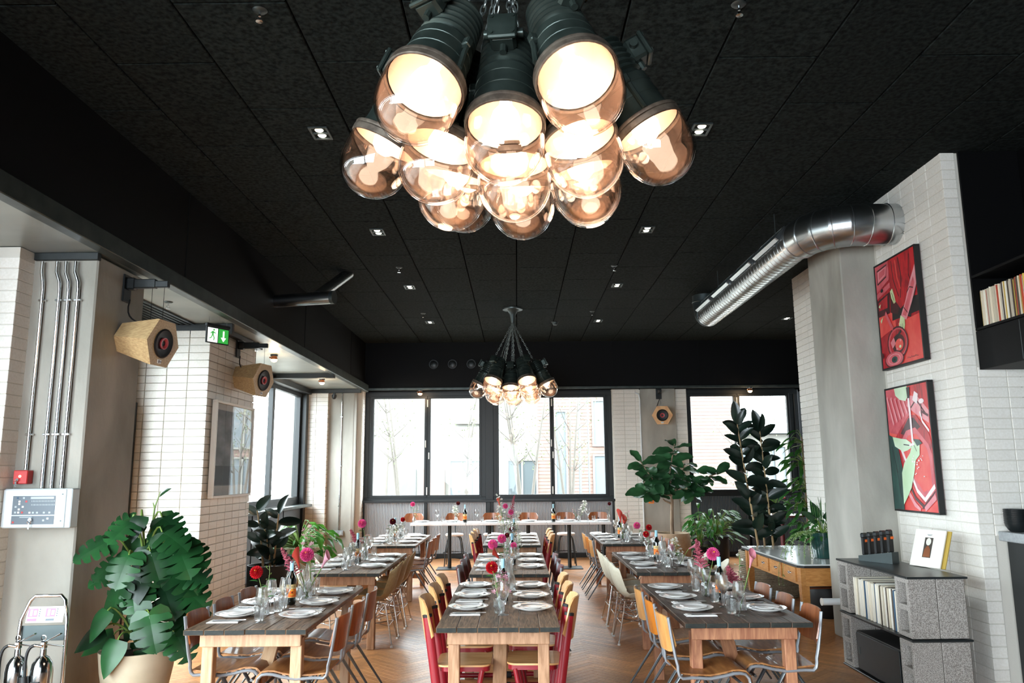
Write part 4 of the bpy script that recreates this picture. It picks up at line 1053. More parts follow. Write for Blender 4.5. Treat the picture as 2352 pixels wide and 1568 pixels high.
for k in range(4):
    y = 1.55 - k * .98; g = MB()
    M = Matrix.Translation((0, y, 0)) @ Matrix.Rotation(math.radians(38), 4, 'Y') @ Matrix.Translation((-r0 - .012, 0, 0))
    g.cbox((0, 0, -.085), (.05, .80, .012), .003, M=M); g.cbox((0, 0, .085), (.05, .80, .012), .003, M=M); g.cbox((0, -.40, 0), (.05, .012, .17), .003, M=M); g.cbox((0, .40, 0), (.05, .012, .17), .003, M=M)
    p = g.build('grille', 'galvanised', t)
    g = MB(); g.box((.006, 0, 0), (.02, .79, .16), M=M)
    for q in range(26): g.box((-.012, -.38 + q * .0304, 0), (.016, .010, .155), M=M)
    g.build('louvre', 'galv_dark', p)
for x, y in ((-.18, -1.70), (.19, -1.70), (-.18, .72), (.19, .72)):
    m = MB(); m.tube([(x, y, -.02), (x, y, .365)], .005, 6); m.build('hanger_rod', 'galv_dark', t)
t = thing('steel_pipe_stub', 'dull steel pipe branching from the left beam to the ceiling', 'pipe', (-3.21, 9.9, 4.02))
m = MB(); m.tube([(0, 0.2, 0), (.80, 0, 0)], .085, 20); m.build('main_pipe', 'galvanised', t, smooth=40); m = MB(); m.tube([(.795, .002, 0), (.84, -.008, 0)], .088, 20); m.build('end_collar', 'galv_dark', t, smooth=40)
m = MB(); m.tube([(.60, .10, .05), (.90, .55, .47)], .075, 18); m.build('branch_pipe', 'galvanised', t, smooth=40)

# ------------------------------------------------------------------ left bay fittings
t = thing('air_grille', 'dark slotted air grille in the left soffit', 'grille', (-3.95, 8.0, ZS + .0))
m = MB()
for k in range(9): m.box((-.24 + k * .06, 0, -.008), (.03, 1.5, .014))
m.build('slats', 'galv_dark', t); m = MB(); m.box((0, .77, -.006), (.54, .03, .02)); m.box((0, -.77, -.006), (.54, .03, .02)); m.build('frame', 'soffit', t)
def hexpts(r): return [(r * math.cos(PI / 3 * k), r * math.sin(PI / 3 * k)) for k in range(6)]
def speaker(loc, look, label, arm_from, mat='oak_veneer', s=1.0, cone='speaker_red'):
    """hexagonal wooden cabinet; look = direction of the driver"""
    t = thing('wooden_speaker', label, 'speaker', loc, 0, 'hexagonal wooden speakers')
    d = Vector(look).normalized(); M = frame_look(d)
    R1, R2, L = .215 * s, .135 * s, .34 * s
    m = MB(); A = [(x, y, L * .45) for x, y in hexpts(R1)]; B = [(x, y, -L * .55) for x, y in hexpts(R2)]
    m.add(A + B, [(k, 6 + k, 6 + (k + 1) % 6, (k + 1) % 6) for k in range(6)] + [(11, 10, 9, 8, 7, 6)], 0, M); m.build('cabinet', mat, t)
    m = MB(); m.prism(hexpts(R1 * 1.0), L * .45, L * .45 + .018, M=M); m.build('front_board', mat, t)
    m = MB(); m.lathe([(.118 * s, L * .45 + .017), (.122 * s, L * .45 + .024), (.110 * s, L * .45 + .032), (.098 * s, L * .45 + .026), (.06 * s, L * .45 + .019), (0, L * .45 + .0185)], 28, M=M); m.build('driver', 'rubber_black', t, smooth=50)
    m = MB(); m.lathe([(.046 * s, L * .45 + .020), (.048 * s, L * .45 + .034), (.036 * s, L * .45 + .034), (.022 * s, L * .45 + .022)], 20, M=M); m.build('horn', cone, t, smooth=50)
    m = MB(); m.cbox((-.005, -R1 * .70, L * .45 + .020), (.05, .032, .004), .001, M=M); pl = m.build('badge', 'white_frame', t)
    m = MB(); m.tube([M @ Vector((-.012 + .008 * math.cos(a * PI / 6), -R1 * .70 + .008 * math.sin(a * PI / 6), L * .45 + .0228)) for a in range(12)], .0018, 4, closed=True); m.box((.012, -R1 * .70, L * .45 + .0226), (.018, .005, .001), M=M); m.build('badge_mark', 'ink', pl)
    return t
def frame_look(d):
    z = d; x = Vector((0, 0, 1)).cross(z).normalized(); y = z.cross(x)
    return Matrix(((x.x, y.x, z.x, 0), (x.y, y.y, z.y, 0), (x.z, y.z, z.z, 0), (0, 0, 0, 1)))
def bracket(p, dirx, L, label, hang):
    """steel wall bracket at p with an arm along +X (or towards -Y) and two wires down to the speaker"""
    t = thing('wall_bracket', label, 'bracket', p, 0, 'black speaker brackets'); dx = Vector(dirx)
    rot = 0 if abs(dx.x) > .5 else -PI / 2
    M = Matrix.Rotation(rot, 4, 'Z')
    m = MB(); m.cbox((.008, 0, -.03), (.016, .12, .23), .003, M=M); m.build('plate', 'black_steel', t)
    m = MB(); m.cbox((L * .36, 0, .01), (L * .7, .055, .075), .006, M=M); m.cbox((L * .75, 0, .005), (L * .5, .045, .055), .005, M=M); m.cbox((.05, 0, .01), (.07, .07, .10), .01, M=M); m.build('arm', 'black_steel', t)
    m = MB()
    for q in (.62, .9): m.tube([M @ Vector((L * q, 0, 0)), M @ Vector((L * q, 0, -hang))], .0022, 5)
    m.build('wire', 'rubber_black', t)
    m = MB(); m.tube(bez(M @ Vector((.03, .02, -.12)), M @ Vector((.02, -.10, -.42)), M @ Vector((.35, -.1, -.26)), M @ Vector((L * .3, -.02, -hang - .1)), 12), .007, 6); m.build('cable', 'rubber_black', t, smooth=60)
    return t
bracket((-3.258, 6.30, 3.31), (1, 0, 0), .36, 'black wall bracket on the pillar holding the nearest wooden speaker', .37)
speaker((-3.055, 6.27, 2.83), (1, -.16, -.16), 'pale oak hexagonal speaker hanging on the concrete pillar', None)
bracket((-3.498, 9.60, 3.33), (1, 0, 0), .38, 'black wall bracket holding the speaker above the framed picture', .28)
speaker((-3.32, 9.62, 2.92), (.97, -.24, -.14), 'brown hexagonal speaker with pale front above the white framed picture', None, s=1.08)
bracket((3.03, 16.478, 3.40), (0, -1, 0), .25, 'black wall bracket on the far concrete pillar', .28)
speaker((3.03, 16.20, 2.90), (-.12, -1, -.10), 'hexagonal speaker with red ringed cone on the far pillar', None, mat='ply_light')
# exit sign
t = thing('exit_sign', 'green running man exit sign hanging below the left soffit', 'sign', (-3.30, 8.42, 3.26), math.radians(60))
m = MB(); m.cbox((0, 0, 0), (.30, .022, .19), .003); m.cbox((0, 0, .105), (.31, .04, .035), .004); m.build('case', 'black_steel', t)
m = MB(); m.box((-.071, -.012, -.005), (.132, .002, .158), 1); m.box((.071, -.012, -.005), (.132, .002, .158), 0)
def poly2(P, mi, y=-.0145): m.add([(x, y, z) for x, z in P], [tuple(range(len(P)))], mi)
poly2([(.060, .055), (.082, .055), (.082, -.02), (.108, -.02), (.071, -.068), (.034, -.02), (.060, -.02)], 1)
ox = -.071
for P in ([(.004, .045), (.020, .045), (.024, .058), (.012, .066), (.002, .058)], [(-.012, .036), (.012, .040), (.008, -.004), (-.012, -.010)], [(-.012, .036), (-.034, .012), (-.028, .006), (-.006, .024)], [(.010, .034), (.038, .022), (.036, .014), (.008, .022)],
          [(-.012, -.006), (.002, -.004), (-.018, -.040), (-.044, -.050), (-.046, -.042), (-.026, -.034)], [(-.002, -.004), (.010, -.002), (.026, -.034), (.020, -.064), (.010, -.062), (.014, -.036)]): poly2([(x + ox, z) for x, z in P], 0)
m.build('pictogram', ['exit_green', 'exit_white'], t)
for s in (-.12, .12): m = MB(); m.tube([(s, 0, .12), (s, 0, .197)], .002, 5); m.build('wire', 'chrome', t)
# conduits and alarm panel on the concrete pillar (front face at y = 5.855)
for i, x in enumerate((-3.66, -3.53, -3.46, -3.385)):
    t = thing('steel_conduit', f'{["leftmost", "second", "third", "rightmost"][i]} of four steel conduits running up the concrete pillar', 'conduit', (x, 5.83, 0), 0, 'steel conduits on the pillar')
    zb = 1.79 if i == 0 else 1.655
    m = MB(); m.tube([(0, 0, zb), (0, 0, 3.16), (0, -.01, 3.22), (-.015 if i == 0 else -.03, -.012, 3.30), (-.015 if i == 0 else -.03, -.012, 3.385)], .0125, 10); m.build('pipe', 'chrome', t, smooth=60)
    for z in (2.05, 3.08): m = MB(); m.cbox((0, .005, z), (.055, .028, .016), .003); m.tube([(.022, -.012, z), (.022, .0, z)], .006, 8); m.build('clamp', 'chrome', t)
t = thing('fire_alarm_panel', 'white fire alarm panel with grey display on the concrete pillar', 'alarm panel', (-3.50, 5.80, 1.51))
m = MB(); m.cbox((0, 0, 0), (.50, .10, .28), .006); m.build('case', 'panel_white', t)
m = MB(); m.cbox((-.02, -.053, 0), (.46, .012, .27), .004); m.build('door', 'panel_white', t)
m = MB(); m.box((-.02, -.060, .022), (.31, .003, .135), 0); m.box((-.02, -.060, -.083), (.31, .003, .060), 0)
m.box((.04, -.0622, .075), (.17, .001, .016), 1)
for r_ in range(2):
    for k in range(16): m.box((-.035 + k * .011, -.0622, .052 - r_ * .026), (.004, .001, .012), 1)
for k, (a, c_, mi) in enumerate(((-.14, .075, 2), (-.095, .075, 1), (-.125, .05, 3), (-.075, .05, 4), (-.125, .032, 3), (-.15, .012, 1), (-.098, .012, 3), (-.125, -.006, 3), (-.15, -.028, 1), (-.127, -.028, 3), (-.10, -.028, 4), (-.045, -.03, 3), (-.02, -.03, 1), (.01, -.03, 1), (.06, -.03, 1), (.10, -.03, 1), (-.16, -.098, 4), (.09, -.072, 3), (.06, -.085, 1))): m.box((a, -.0622, c_), (.014, .001, .013), mi)
m.box((-.07, -.0622, -.062), (.09, .001, .006), 1); m.build('display', ['panel_grey', 'panel_pale', 'record_blue', 'white_frame', 'red_plastic'], t)
m = MB(); m.tube([(-.03, -.06, -.08), (-.03, -.078, -.08)], .013, 12); m.tube([(-.03 + .013 * math.cos(a * PI / 5), -.082, -.098 + .013 * math.sin(a * PI / 5)) for a in range(10)], .002, 4, closed=True); m.box((-.032, -.082, -.125), (.008, .002, .04)); m.build('key', 'chrome', t)
m = MB()
for z in (.10, -.09): m.tube([(.185, -.058, z), (.185, -.061, z)], .006, 8)
m.build('screw', 'galv_dark', t)
t = thing('red_key_switch', 'red key switch box above the alarm panel', 'switch', (-3.665, 5.815, 1.735))
m = MB(); m.cbox((0, 0, 0), (.105, .07, .10), .005); m.build('case', 'red_plastic', t); m = MB(); m.tube([(-.012, -.034, -.018), (-.012, -.05, -.018)], .010, 10); m.box((-.02, -.05, -.05), (.012, .002, .04)); m.tube([(-.024 + .010 * math.cos(a * PI / 5), -.05, -.03 + .010 * math.sin(a * PI / 5)) for a in range(10)], .002, 4, closed=True); m.build('key', 'chrome', t)
m = MB(); m.lathe([(.009, 0), (.007, .006), (0, .008)], 10, M=Matrix.Translation((-.002, -.035, .006)) @ Matrix.Rotation(PI / 2, 4, 'X')); m.build('indicator', 'small_glow', t, smooth=60)
t = thing('steel_conduit', 'thin conduit running up the far left concrete column', 'conduit', (-3.60, 15.98, 0)); m = MB(); m.tube([(0, 0, .62), (0, 0, 3.40)], .011, 8); m.build('pipe', 'chrome', t, smooth=60)
for z in (1.1, 1.9, 2.9): m = MB(); m.cbox((0, .004, z), (.05, .028, .016), .003); m.build('clamp', 'chrome', t)
t = thing('socket_box', 'steel double socket at the foot of the far left column', 'socket', (-3.60, 15.97, .57)); m = MB(); m.cbox((0, 0, 0), (.20, .06, .10), .006); m.build('case', 'grey_steel', t); m = MB(); m.cbox((-.05, -.033, 0), (.05, .008, .06), .003); m.cbox((.05, -.033, 0), (.05, .008, .06), .003); m.build('outlet', 'panel_pale', t)
t = thing('steel_conduit', 'pale conduit along the far right brick pier', 'conduit', (2.625, 16.47, 0)); m = MB(); m.tube([(0, 0, .02), (0, 0, 3.25), (-.02, 0, 3.36), (-.10, 0, 3.40)], .014, 8); m.build('pipe', 'white_paint', t, smooth=60)
for z in (1.1, 2.2): m = MB(); m.cbox((0, .012, z), (.05, .02, .016), .003); m.build('clamp', 'white_paint', t)
t = thing('security_camera', 'small dark security camera under the left soffit corner', 'camera', (-3.74, 15.86, 3.30)); m = MB(); m.lathe([(0, -.05), (.03, -.04), (.05, 0), (.05, .045), (0, .05)], 16); m.build('dome', 'black_steel', t, smooth=50); m = MB(); m.cbox((.0, 0, .08), (.05, .05, .08), .005); m.build('mount', 'black_steel', t)

# ------------------------------------------------------------------ fire extinguisher trolley at lower left
t = thing('extinguisher_stand', 'chrome extinguisher trolley with a white instruction card', 'stand', (-3.22, 5.42, 0), .08)
def rail(off): return [(-.155, .07 + off, 0.06), (-.155, .07 + off, .66), (-.150, .075 + off, .78), (-.115, .105 + off, .90), (-.085, .11 + off, .93), (.085, .11 + off, .93), (.115, .105 + off, .90), (.150, .075 + off, .78), (.155, .07 + off, .66), (.155, .07 + off, 0.06)]
m = MB(); m.tube(rail(0), .0125, 10); m.tube([(-.155, .07, .10), (.155, .07, .10)], .011, 8); m.build('handle_frame', 'chrome', t, smooth=60)
m = MB(); m.cbox((0, -.02, .065), (.36, .24, .016), .004); m.build('base_tray', 'chrome', t)
M = Matrix.Translation((0, .088, .81)) @ Matrix.Rotation(math.radians(-14), 4, 'X')
m = MB(); m.cbox((0, 0, 0), (.245, .004, .105), .001, M=M); c = m.build('instruction_card', 'white_frame', t)
m = MB()
for x in (-.075, .04):
    m.box((x - .008, -.003, .012), (.062, .001, .055), 0, M=M); m.box((x - .018, -.0036, .012), (.016, .001, .042), 1, M=M); m.box((x + .008, -.0036, .012), (.018, .001, .03), 1, M=M)
    for k in range(4): m.box((x + .036, -.003, .034 - k * .014), (.008, .001, .008), 2, M=M)
m.box((-.083, -.003, -.034), (.062, .001, .018), 0, M=M); m.box((.035, -.003, -.034), (.055, .001, .014), 2, M=M); m.build('print', ['pink_print', 'white_frame', 'panel_grey'], c)
m = MB(); m.cbox((0, .085, .69), (.29, .004, .10), .001); m.build('back_plate', 'galv_dark', t)
def extinguisher(x, y, label, holster):
    t = thing('fire_extinguisher', label, 'fire extinguisher', (x, y, .074), 0, 'polished steel extinguishers')
    m = MB(); m.lathe([(0, 0), (.062, 0), (.068, .008), (.068, .40), (.06, .45), (.04, .485), (.02, .50), (.018, .54), (0, .54)], 28); m.build('cylinder', 'extinguisher_steel', t, smooth=40)
    m = MB(); m.cbox((0, 0, .565), (.035, .035, .05), .006); m.tube([(0, 0, .58), (.12, -.02, .64)], .009, 6, flat=(1.4, .6)); m.tube([(0, 0, .57), (.13, .0, .555)], .008, 6, flat=(1.4, .6)); m.tube([(0, -.02, .56), (-.045, -.03, .57)], .010, 8)
    m.tube([(-.005 + .016 * math.cos(a * PI / 5), 0, .61 + .016 * math.sin(a * PI / 5)) for a in range(10)], .0025, 5, closed=True); m.build('valve', 'chrome', t, smooth=50)
    m = MB(); m.tube(bez((-.02, -.02, .565), (-.10, -.03, .58), (-.095, -.04, .50), (-.075, -.055, .36), 10), .010, 8); m.build('hose', 'rubber_black', t, smooth=60)
    if holster:
        m = MB(); m.tube([(-.075, -.06, .38), (-.035, -.085, .06)], [.028, .042], 12); m.build('horn', 'rubber_black', t, smooth=50); m = MB(); m.cbox((0, -.06, .33), (.06, .022, .04), .003); m.build('strap', 'rubber_black', t)
extinguisher(-3.145, 5.38, 'polished steel extinguisher with black horn on the trolley', True)
extinguisher(-3.315, 5.38, 'polished steel extinguisher at the left edge of the trolley', False)
# ------------------------------------------------------------------ pictures
def painted(name, label, polys, zlo, zhi, ya=7.77, yb=6.95, xw=3.745):
    """flat painted canvas in a deep black frame on the right wall; u from far to near, v upward"""
    t = thing('painting', label, 'painting', (xw, (ya + yb) / 2, (zlo + zhi) / 2), 0, 'red kitchen paintings')
    W_, H_ = ya - yb, zhi - zlo
    m = MB(); d = .055
    for s in (-1, 1): m.cbox((-d / 2, 0, s * (H_ / 2 - .008)), (d, W_, .016), .002); m.cbox((-d / 2, s * (W_ / 2 - .008), 0), (d, .016, H_ - .032), .002)
    m.build('frame', 'rubber_black', t)
    m = MB(); m.box((-d / 2 + .004, 0, 0), (d - .012, W_ - .03, H_ - .03)); cv = m.build('canvas', 'paint_0', t)
    m = MB(); mats = []
    for k, (col, P) in enumerate(polys):
        if col not in mats: mats.append(col)
        x = -d + .0055 - .00025 * k
        P2 = [(x, W_ / 2 - .018 - max(0, min(1, u)) * (W_ - .036), -H_ / 2 + .018 + max(0, min(1, v)) * (H_ - .036)) for u, v in P]
        m.add(P2, [tuple(range(len(P2)))], mats.index(col))
    m.build('brushwork', mats, cv)
pbr('paint_0', '#b8202c', 0.45, col2='#d23a40', scale=6, distort=1.5)
pbr('paint_red', '#c81e28', 0.45, col2='#8e1020', scale=5, distort=1.2, stretch=(1, 3, 1))
pbr('paint_dark', '#4a0e18', 0.45, col2='#2c0c14', scale=8)
pbr('paint_pink', '#d9656e', 0.45, col2='#c44a55', scale=6, distort=1)
pbr('paint_blush', '#e79aa0', 0.45, col2='#da7d86', scale=7, distort=1)
pbr('paint_coral', '#dc3c3a', 0.45, col2='#e45a50', scale=5, distort=1)
pbr('paint_green', '#b9c689', 0.45, col2='#d4dfb4', scale=5)
pbr('paint_mint', '#d5e6cd', 0.45, col2='#bcd8ae', scale=4)
pbr('paint_teal', '#1f4a42', 0.45, col2='#16322f', scale=16, stretch=(1, 1, .3))
pbr('paint_black', '#141216', 0.5)
pbr('paint_white', '#efdfdf', 0.45)
def ell(u, v, a, b_, n=20, a0=0, a1=2 * PI): return [(u + a * math.cos(a0 + (a1 - a0) * k / n), v + b_ * math.sin(a0 + (a1 - a0) * k / n)) for k in range(n)]
def band(pts, w_):
    P = [Vector((u, v)) for u, v in pts]; L_, R_ = [], []
    for i, p in enumerate(P):
        d = (P[min(i + 1, len(P) - 1)] - P[max(i - 1, 0)]).normalized(); nrm = Vector((-d.y, d.x)) * w_; L_.append(p + nrm); R_.append(p - nrm)
    return [tuple(p) for p in L_ + R_[::-1]]
A_ = [('paint_red', [(0, 0), (1, 0), (1, 1), (0, 1)]), ('paint_coral', [(.48, .0), (1, 0), (1, .40), (.48, .38)]), ('paint_coral', [(.0, .30), (.42, .36), (.40, .50), (0, .52)]),
      ('paint_pink', [(0, .74), (.34, .82), (.38, 1), (0, 1)]), ('paint_dark', band([(.04, .82), (.28, .86), (.32, .97), (.05, .95), (.04, .82)], .008)), ('paint_blush', [(.06, .84), (.27, .88), (.30, .96), (.07, .94)]), ('paint_pink', [(.09, .86), (.25, .89), (.27, .945), (.10, .93)]),
      ('paint_pink', [(0, .68), (.36, .74), (.36, .79), (0, .73)]), ('paint_black', ell(.14, .745, .04, .018, 8)), ('paint_dark', [(0, .50), (.30, .50), (.34, .70), (0, .66)]), ('paint_red', [(.03, .56), (.25, .56), (.28, .68), (.03, .64)]),
      ('paint_black', [(.35, .42), (1, .42), (1, .56), (.38, .60)]), ('paint_dark', [(.33, .50), (.50, .46), (.60, .60), (.36, .72)]),
      ('paint_red', [(.36, 1), (1, 1), (1, .80), (.88, .66), (.72, .54), (.58, .50), (.44, .62), (.37, .76)]), ('paint_dark', band([(.44, .98), (.46, .80), (.56, .62)], .008)), ('paint_dark', band([(.62, .98), (.66, .78), (.60, .60)], .010)), ('paint_coral', band([(.54, .97), (.56, .8), (.62, .68)], .012)), ('paint_dark', band([(.88, .96), (.84, .78), (.90, .66)], .008)),
      ('paint_black', band([(.66, .44), (.80, .40), (1, .66)], .012)), ('paint_blush', [(.56, .42), (.70, .38), (.86, .52), (1, .66), (1, .84), (.84, .70), (.72, .56)]), ('paint_pink', [(.62, .44), (.70, .41), (.84, .55), (.96, .68), (.94, .74), (.76, .57)]), ('paint_dark', band([(.66, .50), (.74, .44)], .005)), ('paint_dark', band([(.76, .62), (.84, .66), (.92, .64)], .005)),
      ('paint_green', [(.36, .70), (.42, .72), (.46, .64), (.48, .58), (.43, .57), (.38, .63)]), ('paint_black', band([(.40, .68), (.44, .60)], .004)),
      ('paint_green', [(.57, .44), (.66, .40), (.66, .34), (.60, .26), (.57, .28), (.55, .24), (.51, .26), (.50, .30), (.52, .37)]), ('paint_black', band([(.56, .36), (.55, .27)], .004)), ('paint_black', band([(.60, .36), (.60, .28)], .004)),
      ('paint_dark', ell(.44, .20, .26, .155)), ('paint_pink', ell(.44, .20, .235, .14)), ('paint_red', ell(.45, .20, .21, .125)), ('paint_dark', ell(.46, .19, .16, .09)), ('paint_coral', ell(.48, .18, .10, .055)), ('paint_green', ell(.50, .16, .03, .015, 6)), ('paint_blush', ell(.42, .145, .025, .012, 6)), ('paint_blush', ell(.52, .215, .022, .012, 6)),
      ('paint_pink', band([(.20, .52), (.30, .40), (.36, .34)], .022)), ('paint_blush', [(.27, .22), (.36, .26), (.40, .20), (.31, .16)]), ('paint_black', band([(.38, .23), (.56, .30)], .014)), ('paint_green', [(.04, .60), (.10, .62), (.08, .58)]), ('paint_green', [(.06, .46), (.14, .49), (.08, .43)]),
      ('paint_dark', ell(.33, .055, .24, .075)), ('paint_pink', ell(.33, .06, .22, .068)), ('paint_blush', ell(.33, .06, .16, .05)), ('paint_pink', ell(.33, .06, .14, .042)), ('paint_teal', ell(.34, .055, .075, .03)), ('paint_black', ell(.34, .055, .03, .012)), ('paint_dark', ell(.03, .12, .04, .03, 8))]
for k in range(9): A_.append(('paint_dark', band([(.66 + k * .03, .03 + (k % 2) * .004), (.675 + k * .03, .045 - (k % 3) * .006)], .004)))
painted('a', 'upper red painting of arms stirring a pan, black frame', A_, 2.72, 3.80)
B_ = [('paint_coral', [(0, 0), (1, 0), (1, 1), (0, 1)]), ('paint_pink', [(0, .64), (.34, .60), (.60, .80), (.52, 1), (0, 1)])]
for k in range(5): B_.append(('paint_blush', band([(.02 + k * .10, .94 - k * .01), (.14 + k * .09, .70 + k * .02)], .018))); B_.append(('paint_red', band([(.05 + k * .10, .93 - k * .01), (.17 + k * .09, .70 + k * .02)], .008)))
B_ += [('paint_red', [(.56, 1), (1, 1), (1, .80), (.78, .86)]), ('paint_blush', [(.50, .84), (.66, .78), (.98, .68), (1, .78), (.78, .90), (.60, .92)]), ('paint_dark', band([(.60, .82), (.74, .88), (.92, .76)], .008)),
      ('paint_red', [(.18, .60), (.30, .66), (.52, .76), (.70, .76), (.96, .60), (1, .50), (1, .10), (.70, .06), (.46, .20), (.22, .40)]), ('paint_dark', [(.30, .62), (.52, .74), (.64, .74), (.78, .66), (.62, .62), (.44, .60)]), ('paint_pink', [(.26, .54), (.44, .64), (.66, .66), (.92, .52), (.98, .44), (.98, .14), (.72, .10), (.52, .22), (.30, .40)]), ('paint_coral', [(.34, .52), (.48, .60), (.66, .61), (.88, .49), (.92, .40), (.92, .18), (.72, .15), (.56, .25), (.38, .40)]),
      ('paint_white', band([(.28, .50), (.46, .30), (.58, .16), (.74, .09), (.98, .20)], .018)), ('paint_dark', band([(.36, .26), (.52, .10), (.72, .03)], .014)), ('paint_blush', band([(.30, .20), (.50, .05), (.62, .0)], .022)), ('paint_blush', band([(.72, .01), (.98, .12)], .025)), ('paint_dark', band([(.66, .02), (.98, .16)], .006)),
      ('paint_white', band([(.97, .62), (.84, .70), (.80, .78)], .012)), ('paint_white', [(.66, .88), (.76, .84), (.80, .92), (.72, .95)]), ('paint_white', ell(.86, .86, .06, .02, 10)), ('paint_dark', band([(.84, .78), (.98, .74)], .010)), ('paint_dark', band([(.84, .84), (.84, .74)], .008)),
      ('paint_mint', [(.24, 1), (.56, 1), (.58, .93), (.50, .88), (.36, .90), (.26, .94)]), ('paint_black', [(.54, .99), (.62, .99), (.60, .90), (.55, .90)]), ('paint_white', band([(.57, .90), (.58, .76), (.58, .56), (.60, .50)], .022)),
      ('paint_teal', [(0, .62), (.10, .60), (.22, .50), (.28, .34), (.24, 0), (0, 0)]), ('paint_black', band([(.06, .52), (.16, .30)], .006)), ('paint_black', band([(.12, .40), (.20, .10)], .006)),
      ('paint_mint', [(.10, .60), (.30, .58), (.44, .57), (.54, .54), (.54, .50), (.44, .48), (.34, .47), (.26, .49), (.14, .52)]), ('paint_black', band([(.36, .53), (.50, .52)], .004)),
      ('paint_mint', [(.24, .04), (.26, .30), (.34, .38), (.50, .46), (.58, .54), (.66, .56), (.74, .52), (.72, .44), (.62, .40), (.56, .30), (.46, .18), (.34, .10)]), ('paint_black', band([(.60, .53), (.66, .47)], .004)), ('paint_teal', [(.60, .57), (.74, .56), (.80, .53), (.68, .51)]), ('paint_white', band([(.50, .52), (.62, .53)], .010))]
for k in range(16): r_ = random.Random(k); B_.append(('paint_white', ell(.66 + r_.uniform(-.14, .14), .36 + r_.uniform(-.09, .08), r_.uniform(.008, .022), r_.uniform(.004, .009), 6)))
painted('b', 'lower red painting of hands rinsing at a sink, black frame', B_, 1.345, 2.535)
# white framed photograph on the left pier (faces +X)
t = thing('framed_photograph', 'white framed grey photograph on the side of the brick pier', 'picture', (-3.492, 9.52, 2.035))
m = MB(); d = .06; W_, H_ = 1.28, 1.12
for s in (-1, 1): m.cbox((d / 2, 0, s * (H_ / 2 - .015)), (d, W_, .03), .003); m.cbox((d / 2, s * (W_ / 2 - .015), 0), (d, .03, H_ - .06), .003)
m.build('frame', 'white_frame', t)
m = MB(); m.box((.012, 0, 0), (.012, W_ - .05, H_ - .05)); pr = m.build('mount', 'white_frame', t)
m = MB(); m.box((.020, 0, .02), (.002, W_ - .26, H_ - .24)); m.build('print', 'photo_grey', pr); m = MB(); m.box((.0215, 0, -.30), (.001, W_ - .26, .22)); m.build('print_foot', 'photo_dark', pr)
m = MB(); m.box((.045, 0, 0), (.003, W_ - .055, H_ - .055)); m.build('pane', 'picture_glass', t)

# ------------------------------------------------------------------ breeze block shelf
t = thing('record_shelf', 'shelf of hollow concrete blocks and black slabs holding records', 'shelf', (2.965, 6.80, 0))
bx0, by0, by1 = 0.0, -.66, .66
BH_ = .44
def block(y, z, k):
    """hollow concrete block standing on end; openings face the room (-X)"""
    m = MB(); L, Dp, W_ = BH_ - .004, .215, .215
    def hole(m, z0, z1): pass
    x0, x1 = k * .22, k * .22 + .215; w2 = W_ / 2 - .004
    th = .036; zc = [0, th, BH_ / 2 - th / 2 - .012, BH_ / 2 + th / 2 - .012 + .024, L - th, L]
    if k == 0:
        m.cbox(((x0 + x1) / 2, -w2 + th / 2, L / 2), (x1 - x0, th, L), .004); m.cbox(((x0 + x1) / 2, w2 - th / 2, L / 2), (x1 - x0, th, L), .004)
        for za, zb in ((0, th), (L / 2 - .022, L / 2 + .022), (L - th, L)): m.cbox(((x0 + x1) / 2, 0, (za + zb) / 2), (x1 - x0 - .002, 2 * w2 - 2 * th + .002, zb - za), .003)
        m.box((x1 - .03, 0, L / 2), (.05, 2 * w2 - 2 * th, L - 2 * th)); m.box((x0 - .0005, 0, L / 2), (.003, .09, .010))
    else: m.cbox(((x0 + x1) / 2, 0, L / 2), (x1 - x0, 2 * w2, L), .006)
    m.build('block', 'breeze_block', t, (0, y, z))
for y in (by0 + .108, by1 - .108):
    for lv in (0, 1):
        for k in (0, 1): block(y, .018 + lv * (BH_ + .022), k)
for z in (.009, .018 + BH_ + .009, .018 + 2 * BH_ + .026):
    m = MB(); m.cbox((.225, 0, z), (.465, 1.33, .016), .003); m.build('slab', 'slab_black', t)
pass
ZT = .018 + 2 * BH_ + .0345
def record(x, y, z, h, th, mat, label, axis='y', depth=.315, tilt=0, parent_group='records on the block shelf'):
    m = MB(); m.cbox((0, 0, h / 2), (depth, th, h) if axis == 'y' else (th, depth, h), min(.0012, th * .3)); return m.mesh('record', mat)
rr = random.Random(11)
REC = {}
def put_record(x, y, z, th, h, mat, label, group, tilt=0.0):
    k = (round(th, 4), round(h, 3), mat)
    if k not in REC: m = MB(); m.cbox((0, 0, h / 2), (.315, th, h), min(.001, th * .3)); REC[k] = m.mesh('record', mat)
    o = ob('record', REC[k], None, (x, y, z), (tilt, 0, 0)); tag(o, label, 'record', group)
y = by0 + .222; zsh = .018 + BH_ + .0182
MATR = ['record_sleeve'] * 5 + ['record_white'] * 5 + ['record_dark'] * 2 + ['record_blue']
k = 0
while y < by1 - .232:
    th = rr.choice((.006, .007, .008, .010, .013)); mt = rr.choice(MATR); lab = 'worn pale record sleeve standing in the concrete block shelf'
    if abs(y - (by0 + .31)) < .008 and k < 99: mt, th, lab, k = 'record_red', .013, 'orange-spined record in the concrete block shelf', 99
    put_record(2.965 + .05 + .16 + rr.uniform(-.02, .015), 6.80 + y + th / 2, zsh, th, rr.choice((.31, .312, .315, .318)), mt, lab, 'records on the concrete block shelf', rr.uniform(-.01, .01)); y += th + .0012
# black box speaker below
t = thing('subwoofer', 'black box cabinet on the floor inside the concrete block shelf', 'cabinet', (3.19, 6.80, .018))
m = MB(); m.cbox((.0, 0, .165), (.40, .80, .325), .006); m.build('body', 'rubber_black', t); m = MB(); m.cbox((-.205, 0, .165), (.012, .78, .30), .004); m.build('front_panel', 'black_steel', t); m = MB(); m.cbox((-.213, .34, .17), (.006, .035, .06), .002); m.build('control_plate', 'galv_dark', t)
